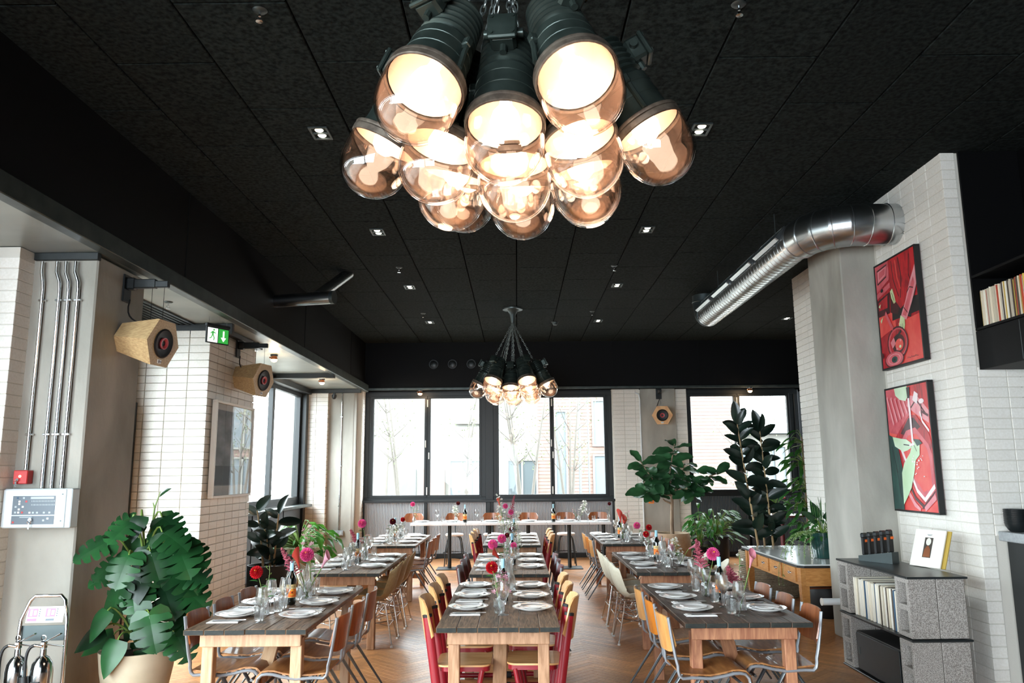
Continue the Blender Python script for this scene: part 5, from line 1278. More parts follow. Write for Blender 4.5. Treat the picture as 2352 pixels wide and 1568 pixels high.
# card reader dock, framed cover, socket
t = thing('card_reader_dock', 'grey charging dock holding five handheld card readers', 'dock', (3.20, 7.12, ZT + .001))
m = MB(); P = [(-.17, 0), (.17, 0), (.17, .045), (-.17, .10)]
m.add([(x_, -.045, z_) for x_, z_ in P] + [(x_, .045, z_) for x_, z_ in P], [(0, 1, 2, 3), (7, 6, 5, 4), (0, 4, 5, 1), (1, 5, 6, 2), (2, 6, 7, 3), (3, 7, 4, 0)], 0, Matrix.Rotation(PI / 2 + .5, 4, 'Z')); m.build('tray', 'galv_dark', t)
R_ = Matrix.Rotation(PI / 2 + .5, 4, 'Z')
for k in range(5):
    o = thing('card_reader', f'{["nearest", "second", "third", "fourth", "farthest"][k]} handheld card reader standing in the grey dock', 'card reader', tuple(Vector((3.20, 7.12, ZT + .05 + .011 * k)) + R_ @ Vector((.13 - k * .065, 0, 0))), PI / 2 + .5, 'card readers in the dock')
    m = MB(); m.cbox((0, 0, .08), (.022, .075, .16), .008); m.build('body', 'rubber_black', o); m = MB(); m.cbox((.004, 0, .172), (.034, .07, .045), .010); m.build('head', 'black_steel', o); m = MB(); m.cbox((.0, -.016, .125), (.0245, .045, .024), .002); m.build('strip', 'label_orange', o)
t = thing('record_cover', 'white record sleeve with a dark portrait leaning on the brick wall', 'record', (3.40, 6.72, ZT + .002))
M = Matrix.Rotation(math.radians(18), 4, 'Z') @ Matrix.Rotation(math.radians(20), 4, 'Y')
m = MB(); m.cbox((0, 0, .16), (.012, .315, .315), .001, M=M); m.build('sleeve', 'record_white', t)
m = MB(); m.box((-.0065, .0, .165), (.001, .085, .17), 0, M=M); m.add([M @ Vector((-.0075, p, q)) for p, q in ell(0, .215, .026, .032, 14)], [tuple(range(14))[::-1]], 1); m.add([M @ Vector((-.0075, p, q)) for p, q in ((-.036, .085), (.036, .085), (.03, .15), (.008, .18), (-.008, .18), (-.03, .15))], [(5, 4, 3, 2, 1, 0)], 2)
m.box((-.0066, 0, .275), (.001, .05, .004), 3, M=M); m.box((-.0066, 0, .268), (.001, .035, .003), 3, M=M); m.build('print', ['record_dark', 'record_white', 'copper', 'panel_grey'], t)
t = thing('record_cover', 'yellow-edged record sleeve behind the white one on the shelf', 'record', (3.432, 6.70, ZT + .002)); m = MB(); m.cbox((0, 0, .157), (.010, .315, .315), .001, M=M); m.build('sleeve', 'record_yellow', t)
t = thing('wall_socket', 'white wall socket behind the card reader dock', 'socket', (3.744, 7.30, 1.12)); m = MB(); m.cbox((0, 0, 0), (.012, .15, .09), .003); m.build('plate', 'white_paint', t); m = MB(); m.cbox((-.008, -.03, 0), (.006, .02, .03), .002); m.cbox((-.008, .04, 0), (.006, .02, .03), .002); m.build('switch', 'white_paint', t)
# overhead record shelf and counter at the right edge
t = thing('overhead_shelf', 'black steel record shelf hanging at the right edge', 'shelf', (3.89, 5.0, 0))
def osb(nm, x0, x1, y0, y1, z0, z1, mat='black_paint'): m = MB(); m.cbox(((x0 + x1) / 2, (y0 + y1) / 2, (z0 + z1) / 2), (x1 - x0, y1 - y0, z1 - z0), .003); m.build(nm, mat, t)
osb('fascia', 0, .012, -1.5, 1.475, 2.56, 2.885); osb('bottom', 0.012, .52, -1.5, 1.475, 2.56, 2.575); osb('shelf_board', 0, .52, -1.5, 1.475, 2.89, 2.912); osb('shelf_board', 0, .52, -1.5, 1.475, 3.34, 3.362)
osb('back_panel', .52, .54, -1.5, 1.475, 2.56, ZC - .012); osb('side_panel', 0, .52, 1.455, 1.475, 2.913, ZC - .012); osb('side_panel', 0, .52, -1.5, -1.48, 2.913, ZC - .012)
for yy in (.9, -.2): osb('seam', -.001, .0, yy, yy + .006, 2.57, 2.88, 'galv_dark')
y = 6.445; k = 0
while y > 4.75:
    th = rr.choice((.007, .009, .011, .013)); mt = rr.choice(['record_sleeve'] * 7 + ['record_white'] * 2 + ['record_dark'] * 4 + ['record_blue', 'record_yellow', 'record_yellow', 'record_red'])
    put_record(3.89 + .05 + .16 + rr.uniform(-.012, .012), y - th / 2, 2.9125, th, rr.choice((.31, .314, .318, .322)), mt, 'thin record spine on the black overhead shelf', 'records on the overhead shelf'); y -= th + .0008
t = thing('service_counter', 'grey-topped counter with black front at the right edge', 'counter', (3.90, 4.9, 0))
m = MB(); m.cbox((.35, 0, 1.205), (.72, 3.14, .075), .006); m.build('worktop', 'counter_grey', t)
for k in range(5): m = MB(); m.cbox((.055, 1.555 - .31 - k * .62, .585), (.02, .612, 1.16), .003); m.build('front_panel', 'black_steel', t)
m = MB(); m.box((.40, 0, .58), (.6, 3.12, 1.15)); m.build('carcass', 'rubber_black', t)
def bowl_me(r, h):
    m = MB(); m.lathe([(0, 0), (r * .5, 0), (r * .62, .006), (r * .93, h * .6), (r, h), (r - .004, h), (r * .88, h * .6), (r * .55, .012), (0, .01)], 26); return m.mesh('bowl', 'slab_black', 50)
B1, B2 = bowl_me(.085, .075), bowl_me(.11, .055)
for k in range(7): simple('bowl', B1, 3.985, 6.37, 1.2435 + k * .017, 0, f'{ORD[k]} deep black bowl from the bottom of the left stack', 'bowl', 'black bowls on the counter')
for k in range(5): simple('bowl', B2, 4.05 + .003 * (k % 2), 6.15, 1.2435 + k * .022, 0, f'{ORD[k]} wide black bowl from the bottom of the right stack', 'bowl', 'black bowls on the counter')

# ------------------------------------------------------------------ oak desk on the right
DZ = .72
t = thing('oak_desk', 'old oak desk with drawers and pale enamel top beside the pillar', 'desk', (3.55, 9.93, 0))
Lx, Ly = .92, 2.20
m = MB(); c_ = .06; P = [(-Lx / 2, -Ly / 2 + c_), (-Lx / 2 + c_, -Ly / 2), (Lx / 2, -Ly / 2), (Lx / 2, Ly / 2), (-Lx / 2, Ly / 2)]
m.prism(P, DZ - .018, DZ); m.build('enamel_top', 'enamel_top', t)
m = MB(); m.prism([(x * 1.012, y * 1.005) for x, y in P], DZ - .040, DZ - .016); m.build('edge_band', 'rubber_black', t)
za = DZ - .14
m = MB(); m.cbox((-.40, 0, za), (.03, Ly - .12, .20), .004); m.build('apron', 'desk_oak', t)
m = MB(); m.cbox((.40, 0, za), (.03, Ly - .12, .20), .004); m.build('apron', 'desk_oak', t)
for s in (-1, 1): m = MB(); m.cbox((0, s * (Ly / 2 - .06), za), (.76, .03, .20), .004); m.build('end_panel', 'desk_oak', t)
for k in range(4):
    y = -.70 + k * .48; m = MB(); m.cbox((-.42, y, za + .005), (.018, .36, .155), .003); p = m.build('drawer', 'desk_oak', t); m = MB(); m.lathe([(.0, .022), (.03, .016), (.034, 0)], 14, M=Matrix.Translation((-.429, y, za + .01)) @ Matrix.Rotation(-PI / 2, 4, 'Y') @ Matrix.Diagonal((.5, 1.3, 1, 1))); m.build('cup_handle', 'chrome', p, smooth=50)
for sx_ in (-1, 1):
    for sy in (-1, 1): m = MB(); m.tube([(sx_ * .385, sy * 1.01, DZ - .041), (sx_ * .385, sy * 1.01, .42), (sx_ * .375, sy * 1.0, .04), (sx_ * .375, sy * 1.0, 0)], [.062, .062, .044, .036], 4, flat=(1.0, 1.0, (1, 1, 0))); m.build('leg', 'desk_oak', t)
m = MB(); m.tube([(-.40, -.98, .45), (.42, -.98, .46)], .011, 8); m.build('rail', 'copper', t, smooth=60)
t = thing('white_pipe', 'short white pipe stub sticking out of the concrete pillar by the desk', 'pipe', (3.25, 8.30, .41)); m = MB(); m.tube([(-.135, .0, 0), (.152, .0, 0)], .035, 16); m.build('tube', 'white_paint', t, smooth=50); m = MB(); m.tube([(-.14, 0, 0), (-.13, 0, 0)], .038, 16); m.build('end_cap', 'white_frame', t, smooth=50)
t = thing('wooden_box', 'upright oak box on the desk beside the green pot', 'box', (3.88, 9.25, DZ + .001))
for k, (c, d) in enumerate((((0, 0, .17), (.22, .02, .34)), ((0, .2, .17), (.22, .02, .34)), ((-.1, .1, .17), (.02, .18, .34)), ((.1, .1, .17), (.02, .18, .34)))): m = MB(); m.cbox(c, d, .003); m.build('panel', 'desk_oak', t)
m = MB(); m.cbox((0, .1, .012), (.18, .18, .02), .003); m.build('bottom', 'desk_oak', t)
t = thing('black_bin', 'round black bin under the oak desk', 'bin', (3.72, 9.75, 0)); m = MB(); m.lathe([(0, 0), (.13, 0), (.20, .12), (.22, .30), (.20, .40), (.19, .40), (.20, .30), (.18, .14), (0, .02)], 26); m.build('body', 'rubber_black', t, smooth=50); m = MB(); m.tube([(.205 * math.cos(a * PI / 12), .205 * math.sin(a * PI / 12), .40) for a in range(24)], .01, 6, closed=True); m.build('rim', 'black_steel', t, smooth=60)
t = thing('round_side_table', 'dark red side table near the far right window', 'table', (4.75, 14.3, 0)); m = MB(); m.lathe([(0, .93), (.42, .93), (.43, .945), (.42, .96), (0, .96)], 28); m.build('tabletop', 'ply_maroon', t, smooth=40)
m = MB(); m.tube([(0, 0, .02), (0, 0, .93)], .04, 12); m.build('post', 'ply_maroon', t, smooth=50); m = MB(); m.lathe([(0, 0), (.25, 0), (.25, .02), (.04, .05), (0, .05)], 22); m.build('foot', 'ply_maroon', t, smooth=40)
t = thing('orange_tape', 'faded orange patch of tape on the far concrete pillar', 'tape', (2.79, 16.476, 1.12)); m = MB(); m.box((0, 0, 0), (.11, .004, .07)); m.build('strip', 'label_orange', t); m = MB(); m.box((.01, -.002, .0), (.06, .003, .03)); m.build('patch', 'pine_red', t)
# ------------------------------------------------------------------ leaves
def leaf_simple(L, W, bend=.25, fold=.12, tip=1.0, wave=0.0, nu=4, nv=8, shape=None):
    """leaf along +X, upper side +Z; shape(t) half-width profile 0..1"""
    shape = shape or (lambda t: (math.sin(PI * min(1, t ** .8)) ** .8))
    m = MB()
    def fn(u, v):
        t = v; s = u * 2 - 1; wd = W / 2 * max(.02, shape(t))
        z = -bend * L * t * t + fold * abs(s) * wd * 2 + wave * math.sin(t * 14 + s * 2) * abs(s) * W
        return (L * t, s * wd, z)
    m.grid(fn, nu, nv); return m
def leaf_monstera(L, W, cuts=5, seed=0, bend=.22):
    """heart-shaped leaf with deep slits between its lobes"""
    r = random.Random(seed); m = MB(); n = cuts
    def hw(t): return W / 2 * (1.0 if t < .0 else (math.sin(PI * (0.18 + .82 * t) ** .75) ** .7)) * 1.02
    def pt(t, s, q):  # q sideways distance, swept towards the tip
        x = L * t + abs(q) * .10 - (abs(q) ** 2) / W * .25 * (1 - t)
        z = -bend * L * t * t - .30 * abs(q) ** 2 / W + .10 * abs(q)
        return (x, s * abs(q), z)
    for s in (-1, 1):
        # backward basal lobe
        P = [(0, 0, 0), (-.10 * L, s * .10 * W, -.005), (-.16 * L, s * .28 * W, -.02), (-.05 * L, s * .44 * W, -.04), (.10 * L, s * hw(.12) , -.05), (.14 * L, 0, 0)]
        P = [(x, y, z) for x, y, z in P]
        m.add(P, [tuple(range(6)) if s > 0 else tuple(range(6))[::-1]])
        for k in range(n):
            t0 = .06 + .90 * k / n; t1 = .06 + .90 * (k + 1) / n; g = (t1 - t0) * (.16 if cuts > 1 else 0)
            rows = []
            for i in range(5):
                f = i / 4; gg = g * max(0, (f - .3) / .7) ** .6 * r.uniform(.9, 1.9)
                a = t0 + gg; b_ = t1 - gg
                wa, wb = hw(t0) * f, hw(t1 if k < n - 1 else .985) * f
                mid = (wa + wb) / 2 * 1.06 if f > 0 else 0
                rows += [pt(a, s, wa * .96), pt((a + b_) / 2 + .03 * f, s, mid), pt(b_ + .02 * f, s, wb * .98)]
            fs = []
            for i in range(4):
                for j in range(2):
                    q = (i * 3 + j, i * 3 + j + 1, (i + 1) * 3 + j + 1, (i + 1) * 3 + j); fs.append(q if s > 0 else q[::-1])
            m.add(rows, fs)
    return m
def ovate(t): return math.sin(PI * t ** .85) ** .62
def fiddle(t): return (.55 + .45 * t) * (math.sin(PI * min(1, .10 + .90 * t) ** 1.15) ** .6) if t < .985 else .15
MEL = {}
for k in range(3): MEL['mon%d' % k] = leaf_monstera(.30, .29, 4, k, bend=.16 + .08 * k).mesh('monstera_leaf', 'leaf_monstera', 60)
for k in range(2): MEL['heart%d' % k] = leaf_simple(.26, .20, .25 + .1 * k, -.05, shape=lambda t: math.sin(PI * (.12 + .88 * t) ** .62) ** .8).mesh('heart_leaf', 'leaf_monstera', 80)
for k in range(3): MEL['rub%d' % k] = leaf_simple(.30, .135, .05 + .12 * k, .16, shape=ovate).mesh('rubber_leaf', 'leaf_rubber', 80)
for k in range(3): MEL['fig%d' % k] = leaf_simple(.32, .22, .10 + .15 * k, .14, wave=.05, shape=fiddle).mesh('fig_leaf', 'leaf_fig', 80)
for k in range(3): MEL['fre%d' % k] = leaf_simple(.26, .12, .25 + .15 * k, .15, wave=.07, shape=ovate).mesh('fresh_leaf', 'leaf_fresh', 80)
for k in range(2): MEL['mid%d' % k] = leaf_simple(.16, .05, .2 + .25 * k, .15, nu=2, nv=5, shape=ovate).mesh('small_leaf', 'leaf_mid', 80)
def put_leaf(parent, me, p, d, n, scale=1.0, nm='leaf'):
    o = ob(nm, MEL[me], parent); o.matrix_basis = frame3(p, d, n) @ Matrix.Diagonal((scale, scale, scale, 1)); return o
def frame3(p, d, n):
    d = Vector(d).normalized(); n = Vector(n); y = n.cross(d)
    if y.length < 1e-4: y = d.orthogonal()
    y.normalize(); z = d.cross(y)
    return Matrix(((d.x, y.x, z.x, p[0]), (d.y, y.y, z.y, p[1]), (d.z, y.z, z.z, p[2]), (0, 0, 0, 1)))
def pot(parent, prof, mat, rim=.018, soil=.04):
    """prof: outer (r, z) from foot to rim; adds body and soil"""
    m = MB(); top = prof[-1]; inner = [(top[0] - rim, top[1]), (top[0] - rim - .004, top[1] - soil - .01)]
    m.lathe([(0, 0)] + prof + inner + [(0, top[1] - soil - .012)], 36); m.build('pot', mat, parent, smooth=50)
    m = MB(); m.lathe([(top[0] - rim - .003, top[1] - soil - .006), (top[0] * .5, top[1] - soil + .004), (0, top[1] - soil + .01)], 24); m.build('soil', 'soil', parent, smooth=60)

# ------------------------------------------------------------------ monstera in the big cream pot
t = thing('monstera', 'big monstera with split glossy leaves in a cream pot by the pillar', 'plant', (-2.77, 5.92, 0))
pot(t, [(.13, 0), (.165, .02), (.21, .18), (.245, .36), (.262, .50)], 'pot_cream')
m = MB(); m.tube([(0, 0, .42), (.01, 0, .8), (0, 0, 1.20)], [.035, .032, .025], 10); m.build('moss_pole', 'bark', t, smooth=60)
r = random.Random(4)
ML = [  # leaf base offset (x, z), direction seen from the front (dx, dz), scale, kind
 (-.22, 1.38, -.75, -.35, 1.05, 'mon1'), (-.02, 1.54, -.25, -.35, 1.0, 'mon0'), (.10, 1.48, .35, -.25, 1.0, 'mon2'), (.22, 1.45, .8, -.35, 1.05, 'mon1'), (.30, 1.36, .55, -.6, 1.25, 'mon2'), (-.10, 1.40, -.3, -.75, 1.2, 'heart0'),
 (.08, 1.36, .1, -.85, 1.15, 'mon1'), (.24, 1.18, .75, -.45, 1.25, 'mon2'), (-.22, 1.22, -.6, -.5, .95, 'mon0'), (-.34, 1.38, -.85, -.25, 1.0, 'heart1'), (.02, 1.15, .15, -.9, 1.1, 'heart0'), (-.16, 1.02, -.55, -.75, 1.2, 'heart0'), (-.26, .98, -.3, -.9, 1.25, 'heart1'),
 (.16, 1.02, .5, -.75, 1.2, 'mon0'), (.30, .98, .85, -.4, 1.1, 'mon2'), (.06, .92, .0, -1, 1.1, 'heart0'), (.18, .84, .35, -.9, 1.15, 'mon1'), (.34, .80, .75, -.55, 1.15, 'mon2'), (-.05, .80, -.35, -.8, 1.0, 'heart1'), (-.20, .72, -.8, -.5, 1.1, 'heart0'), (.30, .66, .6, -.75, 1.05, 'mon0'), (.10, .70, .15, -.9, 1.0, 'mon1'),
 (-.06, .64, -.25, -.9, 1.15, 'heart0'), (-.26, .62, -.9, -.35, 1.1, 'heart1'), (.04, 1.58, -.1, -.5, .85, 'heart1'), (.14, 1.56, .5, -.3, .9, 'mon0'), (-.12, 1.54, -.6, -.3, .9, 'mon2'), (.12, 1.30, .4, -.8, 1.1, 'mon1'), (-.08, 1.12, -.4, -.8, 1.1, 'mon2'), (.22, .70, .4, -.8, 1.1, 'heart0'), (.34, 1.30, .85, -.4, 1.0, 'mon1'), (.1, .56, .3, -.85, .9, 'mon0'), (-.16, .86, -.5, -.8, 1.0, 'heart1'), (.36, 1.12, .9, -.2, 1.0, 'mon0'), (.26, .90, .4, -.8, 1.1, 'mon2'), (-.02, 1.28, -.1, -.8, 1.05, 'mon0'), (-.30, 1.12, -.8, -.4, .85, 'mon1'), (.0, 1.02, .3, -.8, 1.0, 'mon2')]
sm = MB()
for (x, z, dx, dz, s, kd) in ML:
    y = r.uniform(-.26, .02) if abs(x) < .25 else r.uniform(-.18, .18)
    p = Vector((x * .86 + .02, y, .5 + (z - .52) * .90)); d = Vector((dx, -.35 + r.uniform(-.2, .2), dz)); n = Vector((dx * .35, -.85, .75 + r.uniform(-.2, .2)))
    put_leaf(t, kd, p, d, n, s * .84)
    zb = max(.5, z - .42); sm.tube(bez((0, 0, zb), (x * .2, y * .3, zb + .18), (x * .7, y * .8, z + .02), p, 7), [.011, .010, .009, .008, .008, .007, .006, .006], 6)
for (x, z, a) in ((.10, 1.62, .05), (.05, 1.54, -.04)): sm.tube([(.03, 0, 1.15), (.06, -.02, 1.5), (x, -.03, z)], [.009, .007, .003], 6)
sm.build('stems', 'stem_green', t, smooth=60)
put_leaf(t, 'heart0', (.10, -.03, 1.60), (.6, -.3, .45), (0, -.6, .8), .40); put_leaf(t, 'heart1', (.16, -.03, 1.48), (.3, -.2, -.9), (.6, -.7, .2), .45)

# ------------------------------------------------------------------ rubber plants
def rubber_stem(t, base, top, n, seed, s=1.0, r0=.016, kind='rub', nm='leaf', droop=0.0, spin=2.4, lz=0.15):
    r = random.Random(seed); b_, e = Vector(base), Vector(top)
    m = MB(); mid = (b_ + e) / 2 + Vector((r.uniform(-.03, .03), r.uniform(-.03, .03), 0)); P = bez(b_, b_.lerp(mid, .6), mid.lerp(e, .4), e, 8)
    m.tube(P, [r0 * (1.1 - .6 * k / 8) for k in range(9)], 8); m.build('stem', 'cane', t, smooth=60)
    for k in range(n):
        f = lz + (1 - lz) * k / (n - 1); i = min(7, int(f * 8)); p = P[i].lerp(P[i + 1], f * 8 - i)
        a = k * spin + r.uniform(-.4, .4); el = r.uniform(-.05, .75) + .7 * max(0, f - .8) * 4 - droop
        d = Vector((math.cos(a), math.sin(a) * .7, el)); put_leaf(t, f'{kind}{r.randrange(3)}', p, d, (r.uniform(-.5, .5), -1.0, .55), s * r.uniform(.8, 1.15), nm)
t = thing('rubber_plant', 'tall twin-stemmed rubber plant in a woven basket behind the oak desk', 'plant', (3.60, 11.50, 0))
m = MB(); prof = [(.38, 0), (.395, .02), (.405, .35), (.40, .61)]
m.lathe([(0, 0)] + prof + [(.382, .61), (.382, .54), (0, .54)], 40); m.build('basket', 'basket', t, smooth=50)
m = MB()
for q in range(23):
    z = .02 + q * .0265
    m.tube([(.406 * math.cos(a * PI / 30) * (1 + (.008 if (a + q // 1) % 2 else -.004)), .406 * math.sin(a * PI / 30) * (1 + (.008 if (a + q) % 2 else -.004)), z) for a in range(60)], .0095, 4, closed=True)
tag(m.build('weave', 'basket', t), kind='stuff')
m = MB(); m.lathe([(.38, .545), (.2, .555), (0, .56)], 24); m.build('soil', 'soil', t)
rubber_stem(t, (-.12, 0, .54), (-.36, -.05, 2.44), 38, 3, 1.02); rubber_stem(t, (.10, .05, .54), (-.02, .0, 2.34), 38, 9, 1.02); rubber_stem(t, (.0, .12, .54), (.0, .15, 1.45), 12, 14, .95)
put_leaf(t, 'rub0', (-.36, -.05, 2.42), (-.1, -.1, 1), (0, -1, .1), 1.15); put_leaf(t, 'rub1', (-.02, 0, 2.30), (-.25, -.2, .9), (0, -1, .1), 1.15)
t = thing('rubber_plant', 'dark rubber plant in a tall black pot behind the brick pier', 'plant', (-3.42, 11.0, 0))
pot(t, [(.25, 0), (.27, .02), (.285, .28), (.29, .52)], 'pot_black')
for k, (bx, tx, h) in enumerate(((-.08, -.20, 1.25), (.06, .12, 1.20), (0, -.05, 1.0))): rubber_stem(t, (bx, .03 * k, .47), (tx, -.05 * k, h), 11, 20 + k, 1.0, lz=.1)

# ------------------------------------------------------------------ fresh green plant in the beige tub, fig tree and others
def bushy(t, c, rad, n, seed, kinds, s, zs=.8, droop=.5, nm='leaf'):
    r = random.Random(seed); sm = MB()
    for k in range(n):
        a = r.uniform(0, 2 * PI); q = math.sqrt(r.uniform(.05, 1)); h = r.uniform(.0, 1)
        p = Vector((math.cos(a) * q * rad, math.sin(a) * q * rad * .8, h * zs * (1 - .35 * q) - q * .12)) + Vector(c)
        d = Vector((math.cos(a) * (.4 + q), math.sin(a) * (.4 + q) - .3, .4 - droop * q - r.uniform(0, .5)))
        put_leaf(t, kinds[k % len(kinds)], p, d, (math.cos(a) * .3, -.5, .9), s * r.uniform(.75, 1.2), nm)
        sm.tube(bez(c, (c[0] * .7 + p.x * .3, c[1] * .7 + p.y * .3, c[2] + (p.z - c[2]) * .7), (p.x * .8 + c[0] * .2, p.y, p.z + .05), p, 5), [.006, .005, .005, .004, .004, .003], 5)
    sm.build('stems', 'stem_green', t, smooth=60)
t = thing('leafy_plant', 'bushy bright green plant in a beige tub under the left bay window', 'plant', (-3.42, 12.5, 0))
pot(t, [(.30, 0), (.33, .03), (.375, .35), (.39, .63)], 'pot_cream')
bushy(t, (0, 0, .60), .56, 150, 6, ['fre0', 'mid0', 'fre1', 'mid1', 'fre2'], .78, .52, .8)
t = thing('fiddle_leaf_fig', 'fiddle-leaf fig tree in a round sandy pot by the far pillar', 'plant', (2.85, 14.75, 0))
pot(t, [(.24, 0), (.29, .03), (.345, .25), (.35, .42), (.325, .62)], 'pot_sand')
m = MB(); tr = bez((.02, 0, .55), (.0, 0, .9), (.05, 0, 1.1), (.03, 0, 1.38), 8); m.tube(tr, [.038 - .0012 * k for k in range(9)], 10)
BR = [((.03, 0, 1.30), (-.30, -.1, 1.55), (-.55, -.05, 1.95)), ((.03, 0, 1.36), (.0, -.05, 1.7), (.12, -.02, 2.25)), ((.03, 0, 1.32), (.35, -.05, 1.50), (.95, -.10, 1.72)), ((.03, 0, 1.36), (-.1, .1, 1.6), (-.25, .15, 1.75)), ((.03, 0, 1.3), (.2, .1, 1.5), (.35, .2, 1.9)), ((.02, 0, 1.15), (-.1, -.02, 1.2), (-.14, -.03, 1.24)), ((.03, 0, 1.3), (.3, -.1, 1.38), (.55, -.1, 1.42)), ((.03, 0, 1.3), (-.3, -.1, 1.34), (-.5, -.1, 1.36))]
for a, b_, c in BR: m.tube([a, b_, c], [.022, .016, .008], 7)
m.build('trunk', 'bark', t, smooth=60)
r = random.Random(31)
for bi, (a, b_, c) in enumerate(BR):
    if bi == 5: continue
    n = (15, 17, 17, 11, 12, 0, 12, 12)[bi]
    for k in range(n):
        f = .35 + .65 * k / n; p = Vector(a).lerp(Vector(b_), min(1, f * 2)) if f < .5 else Vector(b_).lerp(Vector(c), f * 2 - 1)
        an = k * 2.4 + bi; d = Vector((math.cos(an), math.sin(an) - .2, r.uniform(-.5, .45) + .5 * (f > .85))); put_leaf(t, f'fig{r.randrange(3)}', p, d, (r.uniform(-.4, .4), -.8, .8), r.uniform(.95, 1.3))
t = thing('leafy_plant', 'dark leafy plant in a low black pot right of the fig tree', 'plant', (3.78, 15.2, 0))
pot(t, [(.20, 0), (.22, .02), (.24, .3), (.24, .52)], 'pot_black')
bushy(t, (0, 0, .55), .46, 95, 41, ['mid0', 'mid1'], 1.35, .70, .5)
t = thing('trailing_plant', 'small trailing vine hanging beside the far concrete pillar', 'plant', (3.42, 15.0, 0))
pot(t, [(.09, 0), (.11, .01), (.12, .2), (.12, .34)], 'pot_black'); bushy(t, (0, 0, .36), .20, 36, 43, ['fre1', 'mid1'], .8, .95, .9)
t = thing('climbing_plant', 'tall climbing plant in front of the far right window frame', 'plant', (4.83, 13.25, 0))
pot(t, [(.2, 0), (.22, .02), (.25, .4), (.25, .60)], 'pot_black'); m = MB(); m.tube([(0, 0, .55), (.02, 0, 1.5), (0, 0, 2.3)], [.03, .025, .015], 8); m.build('pole', 'bark', t, smooth=60)
for k in range(5): bushy(t, (.02, 0, .75 + k * .36), .30, 40, 50 + k, ['mid0', 'mid1'], 1.25, .40, .6)
for k, (dx, z) in enumerate(((-.10, 1.06), (-.03, 1.04), (-.14, 1.00))): pass
t = thing('flowering_plant', 'small flowering plant on the dark red side table', 'plant', (4.62, 14.2, .961)); pot(t, [(.06, 0), (.07, .01), (.09, .14)], 'pot_cream', .01, .02); bushy(t, (0, 0, .13), .22, 34, 61, ['mid0', 'fre0'], .7, .38, .4)
m = MB()
for k in range(9): a = k * 2.4; m.lathe([(0, 0), (.035, .01), (.028, .03), (0, .035)], 8, M=Matrix.Translation((.14 * math.cos(a), .12 * math.sin(a) - .08, .28 + .05 * (k % 4))))
tag(m.build('blossoms', 'petal_coral', t, smooth=60), kind='stuff')
# planter on the desk
t = thing('potted_herbs', 'glossy dark green pot of mixed foliage on the oak desk', 'plant', (3.62, 9.46, .721))
pot(t, [(.11, 0), (.125, .004), (.142, .12), (.150, .295)], 'pot_green', .012, .03)
bushy(t, (0, 0, .27), .17, 46, 71, ['mid0', 'mid1'], .8, .34, .5); 
for p, d, s in (((-.06, -.02, .42), (-.8, -.2, .7), .85), ((.06, 0, .42), (.5, -.3, .7), .9), ((.1, .03, .38), (.8, 0, .4), .8), ((-.02, .05, .46), (-.3, -.2, .9), .8)): put_leaf(t, 'heart0', p, d, (0, -.7, .8), s)
m = MB(); r = random.Random(73)
for k in range(16):
    a = r.uniform(0, 6.28); q = r.uniform(.0, .09); h = r.uniform(.4, .68); m.tube([(math.cos(a) * q, math.sin(a) * q, .26), (math.cos(a) * q * 1.4, math.sin(a) * q * 1.4, .26 + h * .6), (math.cos(a) * q * 2.2, math.sin(a) * q * 2.2, h + .06)], [.003, .004, .002], 4)
m.build('grass_blades', 'leaf_fresh', t)
m = MB(); lv = MB()
for k in range(9):
    a = -2.6 + k * .22; e = Vector((-.22 - .06 * (k % 4), -.16 + .05 * k, .02 - .03 * (k % 3)))
    if k in (2, 5): e.z = -.30; e.x = -.53
    P = bez((-.08, .02 * k - .08, .28), (-.2, .02 * k - .1, .34), (e.x, e.y, .30), e, 14); m.tube(P, .0025, 4)
    for i in range(2, 15):
        for s in (-1, 1): lv.add([Vector(p) for p in ((0, 0, 0), (.02, .010, .002), (.038, 0, -.004), (.02, -.010, .002))], [(0, 1, 2, 3)], 0, Matrix.Translation(P[i]) @ Euler((r.uniform(-.6, .6), r.uniform(-.3, .8), s * 1.2 + r.uniform(-.5, .5))).to_matrix().to_4x4())
m.build('trailing_stems', 'stem_green', t); tag(lv.build('trailing_leaves', 'leaf_pale', t), kind='stuff')

# ------------------------------------------------------------------ vases and cut flowers
def vase_me(kind):
    m = MB()
    if kind == 'bottle': P = [(0, .003), (.030, .002), (.034, .006), (.036, .055), (.026, .085), (.014, .11), (.0145, .145), (.017, .15)]
    elif kind == 'square': P = [(0, .004), (.034, .003), (.037, .007), (.034, .04), (.031, .09), (.033, .115), (.036, .12)]
    elif kind == 'jar': P = [(0, .004), (.038, .003), (.042, .008), (.042, .09), (.034, .105), (.034, .125), (.037, .13)]
    elif kind == 'carafe': P = [(0, .004), (.05, .003), (.055, .01), (.05, .08), (.028, .17), (.024, .22), (.032, .26)]
    else: P = [(0, .004), (.028, .003), (.032, .008), (.03, .10), (.014, .13), (.013, .17), (.018, .178)]
    m.lathe(P + [(max(0, a - .0025), b_) for a, b_ in P[::-1][:-1]] + [(0, .008)], 20); return m.mesh('vase', 'clear_glass', 50)
VM = {k: vase_me(k) for k in ('bottle', 'square', 'jar', 'carafe', 'slim')}
def vase(kind, x, y, z, label): return simple('vase', VM[kind], x, y, z + .001, rnd.uniform(0, 3), label, 'vase', 'clear glass vases')
